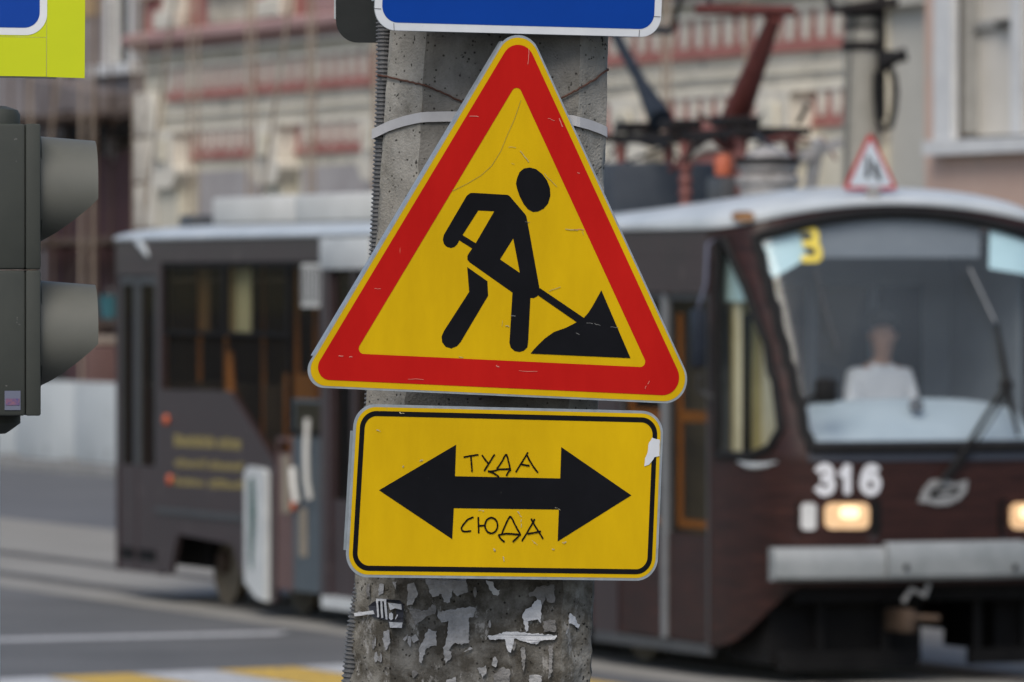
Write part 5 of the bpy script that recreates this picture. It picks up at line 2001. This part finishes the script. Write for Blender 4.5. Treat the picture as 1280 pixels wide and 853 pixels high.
# the driver's seat
cs = thing('driver_seat', 'dark driver seat behind the windscreen under the seated driver', 'seat', (dp.x, dp.y, 0), PSI)
obj('cushion', MB().bbox(-.24, .24, -.22, .26, zs_ - .20, zs_ - .12, .03), M['seat'], cs, smooth=True)
obj('backrest', MB().bbox(-.22, .22, .19, .27, zs_ - .10, zs_ + .46, .03), M['seat'], cs, smooth=True)
obj('pedestal', MB().box(-.1, .1, -.1, .1, .80, zs_ - .201), M['tram_grey'], cs)
# ---------------------------------------------------------------- the street's far side (local frame: x along the facade towards the right, y into the house, z up)
C0 = Vector(((182 - 640) / FPX * 105, 105, 0))
RF = PSI - PI / 2
EX, EY = Vector((SN, -CS, 0)), Vector((CS, SN, 0))


def fac(px, py, y=0.0):
    """photo pixel to (x, z) on a plane parallel to the facades"""
    o = C0 + EY * y
    r = ray(px, py)
    t = EY.dot(o) / EY.dot(r)
    return ((r * t - o).dot(EX), CAMZ + r.z * t)


def fx(px, y=0.0):
    return fac(px, 300, y)[0]


# ---- the ornate house
XE = fx(1101)
orn = thing('ornate_building', 'ornate cream and red brick house with dentil friezes behind scaffolding', 'building', C0, RF)
obj('wall', MB().box(0, XE, 0, 12, 0, 4.72), M['cream'], orn)
obj('wall', MB().box(0, XE, 0, 12, 4.722, 6.44), M['cream'], orn)
obj('wall', MB().box(0, XE, 0, 12, 6.76, 11.5), M['facade_red'], orn)
obj('cornice', MB().prism([(-.05, 6.442), (-.30, 6.55), (-.36, 6.60), (-.36, 6.70), (-.22, 6.758), (12, 6.758), (12, 6.442)], -.12, XE, 'x'), M['facade_pink'], orn)
obj('roof', MB().prism([(-.5, 11.501), (-.5, 11.7), (6, 14.2), (12.5, 11.7), (12.5, 11.501)], -.3, XE, 'x'), M['shutter_dark'], orn)
obj('lower_frieze', MB().box(.9, XE, -.012, -.002, 4.80, 5.17), M['facade_red'], orn)
obj('lower_string', MB().box(.0, XE, -.05, -.0025, 4.725, 4.80), M['facade_red'], orn)
obj('upper_frieze', MB().box(1.2, XE, -.012, -.002, 5.79, 6.16), M['facade_red'], orn)
obj('upper_string', MB().box(1.2, XE, -.06, -.0025, 5.66, 5.79), M['facade_red'], orn)
for z0, z1, d in ((5.17, 5.24, .06), (5.40, 5.44, .04), (6.161, 6.22, .09), (6.36, 6.43, .14)):
    obj('string_course', MB().box(-.04, XE, -d, -.003, z0, z1), M['cream_white'], orn)
for z in (5.31, 5.52):
    obj('joint', MB().box(0, XE, -.006, -.001, z, z + .02), M['facade_grey'], orn)
# dentils: one mesh each shape, shared by all copies
dn = MB().prism([(-.07, 0), (.07, 0), (.12, .16), (.12, .36), (-.12, .36), (-.12, .16)], -.045, -.0125)
d0 = obj('dentil', dn, M['cream_white'], orn, loc=(1.5, 0, 5.80))
i = 1
while 1.5 + i * .47 < XE - .2:
    copy(d0, orn, (1.5 + i * .47, 0, 5.80))
    i += 1
dn = MB().prism([(-.06, 0), (.06, 0), (.11, .12), (.11, .30), (-.11, .30), (-.11, .12)], -.042, -.0125)
d1 = obj('dentil', dn, M['cream_white'], orn, loc=(1.3, 0, 4.86))
PIERS = [fx(228), fx(357)]
while PIERS[-1] + 4.65 < XE - .6:
    PIERS.append(PIERS[-1] + 4.65)
i = 1
while 1.3 + i * .44 < XE - .2:
    x = 1.3 + i * .44
    if min(abs(x - p) for p in PIERS) > .72:
        copy(d1, orn, (x, 0, 4.86))
    i += 1
for p in PIERS:
    pr = obj('pier', MB().box(p - .45, p + .45, -.22, -.004, 0, 4.30), M['cream'], orn)
    obj('capital', MB().prism([(p - .47, 4.301), (p - .68, 4.52), (p - .68, 4.60), (p - .50, 4.64), (p - .50, 5.10), (p - .62, 5.16), (p + .62, 5.16), (p + .50, 5.10), (p + .50, 4.64), (p + .68, 4.60), (p + .68, 4.52), (p + .47, 4.301)], -.34, -.004), M['cream_white'], pr)
    obj('capital_boss', MB().bbox(p - .22, p + .22, -.42, -.341, 4.70, 5.05, .03), M['cream'], pr)
    obj('upper_pilaster', MB().box(p - .40, p + .40, -.18, -.002, 6.80, 11.2), M['cream_white'], orn)
    obj('pilaster_base', MB().bbox(p - .55, p + .55, -.30, -.181, 6.765, 7.05, .03), M['cream_white'], orn)
# corner column with blocks
for k in range(16):
    z = .1 + k * .72
    if 6.4 < z + .68 and z < 6.76:
        continue
    w_ = .62 if k % 2 else .50
    obj('quoin', MB().bbox(-.06, w_ + .3, -.16, -.003, z, z + .68, .03), M['cream_white'], orn, smooth=True)
# bays between the piers: arched openings with grey boards, windows, brick panels
for bi in range(len(PIERS) - 1):
    a, b = PIERS[bi] + .75, PIERS[bi + 1] - .75
    c = (a + b) / 2
    hw = (b - a) / 2
    arch = [(c - hw, 0.9), (c + hw, 0.9), (c + hw, 3.9)] + [(c + hw * math.cos(t * PI / 12), 3.9 + .62 * math.sin(t * PI / 12)) for t in range(1, 12)] + [(c - hw, 3.9)]
    if bi < 2:
        arch = [(c - hw, .9), (c + hw, .9), (c + hw, 4.55), (c - hw, 4.55)]
    obj('arch_panel', MB().prism(arch, -.03, -.002), M['facade_grey'] if bi < 2 else M['facade_red'], orn)
    w0 = obj('window', MB().prism([(p[0] * .62 + c * .38, .9 + (p[1] - .9) * .92) for p in arch], -.05, -.032), M['facade_grey'] if bi < 2 else M['glass_dark'], orn)
    obj('window_frame', MB().box(c - hw * .62, c - hw * .62 + .12, -.09, -.051, .9, 3.7).box(c + hw * .62 - .12, c + hw * .62, -.09, -.051, .9, 3.7).box(c - .05, c + .05, -.09, -.051, .9, 4.1).box(c - hw * .62 + .12, c - .05, -.088, -.051, 3.2, 3.32).box(c + .05, c + hw * .62 - .12, -.088, -.051, 3.2, 3.32), M['frame_white'], w0)
    if bi < 2:
        ring_ = None
    else:
        ring_ = [(c + hw * 1.02 * math.cos(t * PI / 16), 3.9 + .66 * math.sin(t * PI / 16)) for t in range(17)]
    if ring_:
        obj('arch_moulding', MB().tube([(x, -.05, z) for x, z in ring_], .07, 8), M['cream_white'], orn, smooth=True)
    # second-floor window
    w1 = obj('window', MB().box(c - .75, c + .75, -.02, -.002, 7.5, 10.4), M['glass_dark'], orn)
    obj('window_frame', MB().box(c - .95, c - .75, -.10, -.003, 7.5, 10.4).box(c + .75, c + .95, -.10, -.003, 7.5, 10.4).box(c - 1.05, c + 1.05, -.16, -.003, 10.4, 10.7).box(c - .04, c + .04, -.05, -.021, 7.5, 10.4), M['frame_white'], w1)
    obj('window_sill', MB().box(c - 1.1, c + 1.1, -.24, -.003, 7.30, 7.498), M['facade_pink'], w1)
    obj('brick_panel', MB().box(c - 1.0, c + 1.0, -.05, -.003, 6.80, 7.22), M['facade_pink'] if bi % 2 else M['cream'], orn)

# beige end wall between the ornate house and the pink one
XP = fx(1156, -.3)
be = thing('beige_house', 'narrow plain beige grey house front between the ornate and pink houses', 'building', C0 + EX * XE, RF)
obj('wall', MB().box(.003, XP - XE + .2, .12, 11, 0, 10), M['beigewall'], be)
obj('roof', MB().prism([(-.1, 10.001), (-.1, 10.2), (5.5, 12), (11.2, 10.2), (11.2, 10.001)], .003, XP - XE + .2, 'x'), M['shutter_dark'], be)
obj('cornice', MB().box(.003, XP - XE + .1, -.06, .118, 6.10, 6.22), M['beigewall'], be)
obj('downpipe', MB().tube([(XP - XE - .15, .0, .1), (XP - XE - .15, .0, 10)], .06, 10), M['facade_grey'], be, smooth=True)
obj('wall_lamp', MB().bbox(.35, .75, -.05, .118, 3.55, 3.75, .03), M['shutter_dark'], be, smooth=True)

# ---- pink house
pk = thing('pink_house', 'pale pink plastered house with a white framed window', 'building', C0 + EX * XP + EY * -.3, RF)
F2 = lambda px, py: (fac(px, py, -.3)[0] - XP, fac(px, py, -.3)[1])
wx0, wz0 = F2(1178, 186)
wx1 = F2(1300, 186)[0]
XL = 16.0
obj('wall', MB().box(0, wx0, 0, 11, 0, 10).box(wx0, wx1, .0, 11, 0, wz0).box(wx0, wx1, .0, 11, 7.2, 10).box(wx1, XL, 0, 11, 0, 10).box(wx0, wx1, .6, 11, wz0, 7.2), M['pinkwall'], pk)
obj('roof', MB().prism([(-.4, 10.001), (-.4, 10.2), (5.5, 12.2), (11.4, 10.2), (11.4, 10.001)], -.1, XL, 'x'), M['shutter_dark'], pk)
wn_ = obj('window', MB().box(wx0 + .08, wx1 - .05, .40, .41, wz0 + .1, 7.15), M['glass_dark'], pk)
q = MB().box(wx0, wx0 + .40, -.08, .02, wz0, 7.2)
Fy = lambda px, y: fac(px, 100, -.3 + y)[0] - XP
obj('window_frame', MB().box(wx0 - .06, Fy(1189, -.09), -.09, -.004, wz0 + .02, 7.3), M['frame_white'], wn_)
obj('reveal_board', MB().box(Fy(1199, .10), Fy(1199, .10) + .10, .10, .38, wz0 + .16, 7.18), M['reveal'], wn_)
obj('blind', MB().box(Fy(1213, .30), Fy(1264, .30), .30, .34, wz0 + .14, 7.18), M['blind_pale'], wn_)
obj('window_mullion', MB().box(Fy(1263, .14), Fy(1276, .14), .14, .29, wz0 + .13, 7.18), M['frame_white'], wn_)
a, b = F2(1202, 38), F2(1262, 20)
obj('blind_box', MB().bbox(Fy(1212, .22), Fy(1262, .22), .22, .295, a[1], b[1], .02), M['reveal'], wn_, smooth=True)
obj('blind_box', MB().bbox(Fy(1242, .15), Fy(1262, .15), .15, .218, a[1] + .02, b[1] - .02, .02), M['shutter_dark'], wn_, smooth=True)
obj('window_sill', MB().box(wx0 - .12, wx1 + .3, -.20, .30, wz0 - .08, wz0 + .09), M['frame_white'], wn_)

# ---- the grey house beyond the corner, its ground floor open and dark
SB = 1.6
mv = thing('grey_house', 'mauve grey plastered house with a white window above a dark open ground floor', 'building', C0 + EY * SB, RF)
F3 = lambda px, py, y=0: fac(px, py, SB + y)
zl = F3(140, 135)[1]
wx0, wzb = F3(126, 84)
wx1 = F3(171, 84)[0]
obj('wall', MB().box(-45, wx0, 0, 9, zl, 12).box(wx0, wx1, 0, 9, zl, wzb).box(wx0, wx1, 0, 9, wzb + 2.6, 12).box(wx1, 1.5, 0, 9, zl, 12).box(wx0, wx1, .7, 9, wzb, wzb + 2.6), M['mauve'], mv)
obj('roof', MB().prism([(-.4, 12.001), (-.4, 12.2), (4.5, 14), (9.4, 12.2), (9.4, 12.001)], -45.2, 1.5, 'x'), M['shutter_dark'], mv)
wn2 = obj('window', MB().box(wx0 + .05, wx1 - .05, .30, .31, wzb + .05, wzb + 2.55), M['glass_dark'], mv)
obj('window_frame', MB().box(F3(157, 40)[0], wx1 - .01, .05, .29, wzb + .02, wzb + 2.58), M['frame_white'], wn2)
obj('window_frame', MB().box(wx0 + .01, wx0 + .16, .05, .29, wzb + .02, wzb + 2.58), M['frame_white'], wn2)
obj('window_sill', MB().box(wx0 - .15, wx1 + .15, -.18, .25, wzb - .16, wzb + .015), M['frame_white'], wn2)
for k in range(5):
    xw = wx0 - 4.2 - k * 4.0
    w3 = obj('window', MB().box(xw, xw + 1.5, -.03, -.002, wzb, wzb + 2.6), M['glass_dark'], mv)
    obj('window_frame', MB().box(xw - .12, xw, -.08, -.003, wzb, wzb + 2.6).box(xw + 1.5, xw + 1.62, -.08, -.003, wzb, wzb + 2.6).box(xw + .72, xw + .78, -.07, -.031, wzb, wzb + 2.6), M['frame_white'], w3)
obj('ochre_patch', MB().box(F3(94, 10)[0], F3(124, 10)[0], -.03, -.002, F3(100, 22)[1], F3(100, 22)[1] + 2), M['ochre'], mv)
obj('downpipe', MB().tube([(F3(92, 100)[0], -.1, zl - .6), (F3(92, 100)[0], -.1, F3(92, 92)[1])], .09, 10), M['shutter_dark'], mv, smooth=True)
obj('back_wall', MB().box(-45, 1.5, 2.5, 2.6, 0, zl - .002), M['darkhole'], mv)  # near-black colour paints in the shade of the open recess
for x in [-3.5 * k for k in range(1, 13)]:
    obj('ground_floor_pillar', MB().box(x - .3, x + .3, .1, .7, 0, zl - .002), M['mauve'], mv)
obj('floor_beam', MB().box(-45, 1.5, .05, 2.49, zl - .5, zl - .003), M['darkhole'], mv)
pts = [F3(96, 96), F3(180, 118), F3(180, 150), F3(150, 138), F3(110, 148)]
obj('awning', MB().prism(pts, -.9, -.2), mat('awning_mauve', (.10, .085, .085), (.17, .15, .15), rough=.9, scale=2), mv)

# maroon hoarding and dark site clutter under it
hd = thing('maroon_hoarding', 'dark maroon plank hoarding under the grey house', 'hoarding', C0 + EY * (SB - .4), RF)
x = -9.0
hz0, hz1 = .12, F3(150, 195)[1]
pl_ = MB().box(0, .46, 0, .06, hz0, hz1)
p0 = obj('plank', pl_, M['maroon'], hd, loc=(x, 0, 0))
for k in range(1, 20):
    c_ = copy(p0, hd, (x + k * .475, random.uniform(-.03, .03), random.uniform(-.12, .1)))
obj('rail', MB().box(x, x + 9.4, .10, .18, 1.0, 1.15), M['darkhole'], hd)
obj('rail', MB().box(x, x + 9.4, .10, .18, 3.0, 3.15), M['darkhole'], hd)

# ---- scaffolding, tube by tube


def scaffold(name, label, x0, n, dx, ya, yb, levels, m, mp, zt=11.0, planks=True):
    t = thing(name, label, 'scaffold', C0 + EX * x0, RF, None)
    up = MB().tube([(0, 0, 0.12), (0, 0, zt)], .021, 6)
    u0 = None
    for k in range(n + 1):
        for y in (ya, yb):
            if u0 is None:
                u0 = obj('upright', up, m, t, smooth=True, loc=(0, y, 0))
            else:
                copy(u0, t, (k * dx, y, 0))
    l0 = s0 = p0 = None
    for z in levels:
        for k in range(n):
            for y in (ya - .06, yb - .06):
                if l0 is None:
                    l0 = obj('ledger', MB().tube([(0, 0, 0), (dx, 0, 0)], .020, 6), m, t, smooth=True, loc=(0, y, z))
                else:
                    copy(l0, t, (k * dx, y, z))
            if planks:
                for j in range(3):
                    if p0 is None:
                        p0 = obj('plank', MB().box(0, dx - .01, -.13, .13, .03, .07), mp, t, loc=(0, ya + .2, z))
                    else:
                        copy(p0, t, (k * dx, ya + (yb - ya) * (j + .5) / 3, z + random.uniform(-.005, .012)))
        for k in range(n + 1):
            if s0 is None:
                s0 = obj('transom', MB().tube([(0, ya - .1, 0), (0, yb + .1, 0)], .026, 6), m, t, smooth=True, loc=(0, 0, z - .06))
            else:
                copy(s0, t, (k * dx, 0, z - .06))
    for k in range(0, n, 2):
        for (za, zb_) in zip(levels, levels[1:]):
            obj('brace', MB().tube([(k * dx, ya - .11, za), ((k + 1) * dx, ya - .11, zb_)], .024, 6), m, t, smooth=True)
    return t


scaffold('facade_scaffold', 'thin rusty tube scaffold along the ornate cream and red front', .35, 10, 2.55, -2.0, -1.0, (2.0, 7.75), M['scaf'], M['plank'], planks=False)
scaffold('corner_scaffold', 'tube scaffold with plank decks before the dark open ground floor', -9.4, 4, 2.3, -1.2 + SB - .4, -.2 + SB - .4, (2.15, F3(150, 305)[1], F3(150, 152)[1]), M['scaf_dark'], M['scaf_dark'], zt=7.5)

# ---- white barrier along the far kerb
bz = 1.22
bx = fx(138, -2.15)
br = thing('white_barrier', 'plain white site barrier of wide panels along the far kerb', 'barrier', C0 + EY * -2.15, RF)
b0 = obj('panel', MB().bbox(0, 2.99, 0, .10, .125, bz + .12, .012), M['barrier'], br, smooth=True, loc=(-36, 0, 0))
for k in range(1, 17):
    copy(b0, br, (-36 + 3.0 * k, random.uniform(-.015, .015), random.uniform(-.01, .01)))
for k in range(18):
    obj('foot', MB().box(-36 + 3 * k - .25, -36 + 3 * k + .25, -.12, .28, .121, .17), M['kerb'], br)

# things stored behind the barrier
rndb = random.Random(11)
clut = [('timber_stack', 'stack of dark timber boards behind the white barrier', 'boards', 98, 1.55, M['darkhole']),
        ('site_cabinet', 'brown site cabinet behind the white barrier', 'cabinet', 122, 1.75, M['doorbrown'])]
for nm, lb, ct_, px, h_, m in clut:
    x, _ = fac(px, 470, -1.3)
    t = thing(nm, lb, ct_, C0 + EX * x + EY * -1.3 + Vector((0, 0, .12)), RF)
    if nm == 'timber_stack':
        for k in range(7):
            obj('board', MB().box(-1.1 + rndb.uniform(-.1, .1), 1.0 + rndb.uniform(-.15, .15), -.3 + rndb.uniform(-.06, .02), .3 + rndb.uniform(-.02, .06), k * .215, k * .215 + .20), m, t)
    else:
        obj('body', MB().bbox(-.5, .5, -.35, .35, .08, h_, .02), m, t, smooth=True)
        for sx in (-.4, .4):
            obj('leg', MB().box(sx - .05, sx + .05, -.3, .3, 0, .079), M['darkhole'], t)
        obj('door', MB().box(-.42, .42, -.37, -.352, .2, h_ - .1), M['maroon'], t)
x, z = fac(136, 382, -.6)
tp = thing('teal_bucket', 'teal bucket on the scaffold deck by the ornate corner', 'bucket', C0 + EX * x + EY * -.6 + Vector((0, 0, 2.285)), RF)
obj('pail', MB().lathe([(.12, 0), (.17, .34), (.18, .36), (.165, .36), (.12, .02)], (0, 0, 0), n=18), M['teal'], tp, smooth=True)
obj('handle', MB().tube([(.17 * math.cos(t * PI / 10), 0, .34 + .14 * math.sin(t * PI / 10)) for t in range(11)], .008, 6), M['scaf_grey'], tp, smooth=True)

# ---- concrete pole of the overhead line behind the tram, with its bracket and a hanging cable
od = 65.0
ob = at(1077, 300, od)
op = thing('overhead_line_pole', 'round concrete overhead line pole behind the tram front', 'pole', (ob.x, ob.y, 0))
obj('shaft', MB().lathe([(.235, 0), (.175, 5), (.15, 9.5)], (0, 0, 0), n=28), M['concrete_bg'], op, smooth=True)
for py, h in ((58, .09), (16, .10), (33, .04)):
    z = at(1077, py, od).z
    obj('band', MB().lathe([(.192, -h / 2), (.192, h / 2)], (0, 0, z), n=28), M['panto_dark'], op, smooth=True)
z = at(1077, 8, od).z
obj('bracket_arm', MB().beam((-.30, -.24, z - .05), (.34, -.20, z + .04), .09, .09), M['panto_dark'], op)
obj('cable_run', MB().tube([(.175, -.1, z + 2), (.18, -.12, z), (.185, -.12, at(0, 60, od).z), (.19, -.12, at(0, 150, od).z)], .042, 8), M['rubber'], op, smooth=True)
obj('thin_wire', MB().tube([(-.05, -.2, z), (-.12, -.22, at(0, 60, od).z), (-.15, -.2, at(0, 130, od).z), (-.16, -.2, at(0, 230, od).z)], .008, 6), M['rubber'], op, smooth=True)
pa = [(1095, 90), (1095, 120), (1098, 148), (1105, 165), (1112, 160), (1117, 140), (1119.5, 115), (1117, 95), (1110, 82)]
cb = thing('hanging_cable', 'looped black cable with a plug hanging from the overhead line pole', 'cable', (ob.x, ob.y - .25, 0))
obj('loop', MB().tube([at(x, y, od - .25) - Vector((ob.x, ob.y - .25, 0)) for x, y in pa], .034, 8), M['rubber'], cb, smooth=True)
obj('plug', MB().tube([at(x, y, od - .25) - Vector((ob.x, ob.y - .25, 0)) for x, y in ((1101, 86), (1108, 76), (1112, 73), (1122, 71), (1133, 68))], [.05, .09, .085, .06, .07], 10), M['rubber'], cb, smooth=True)
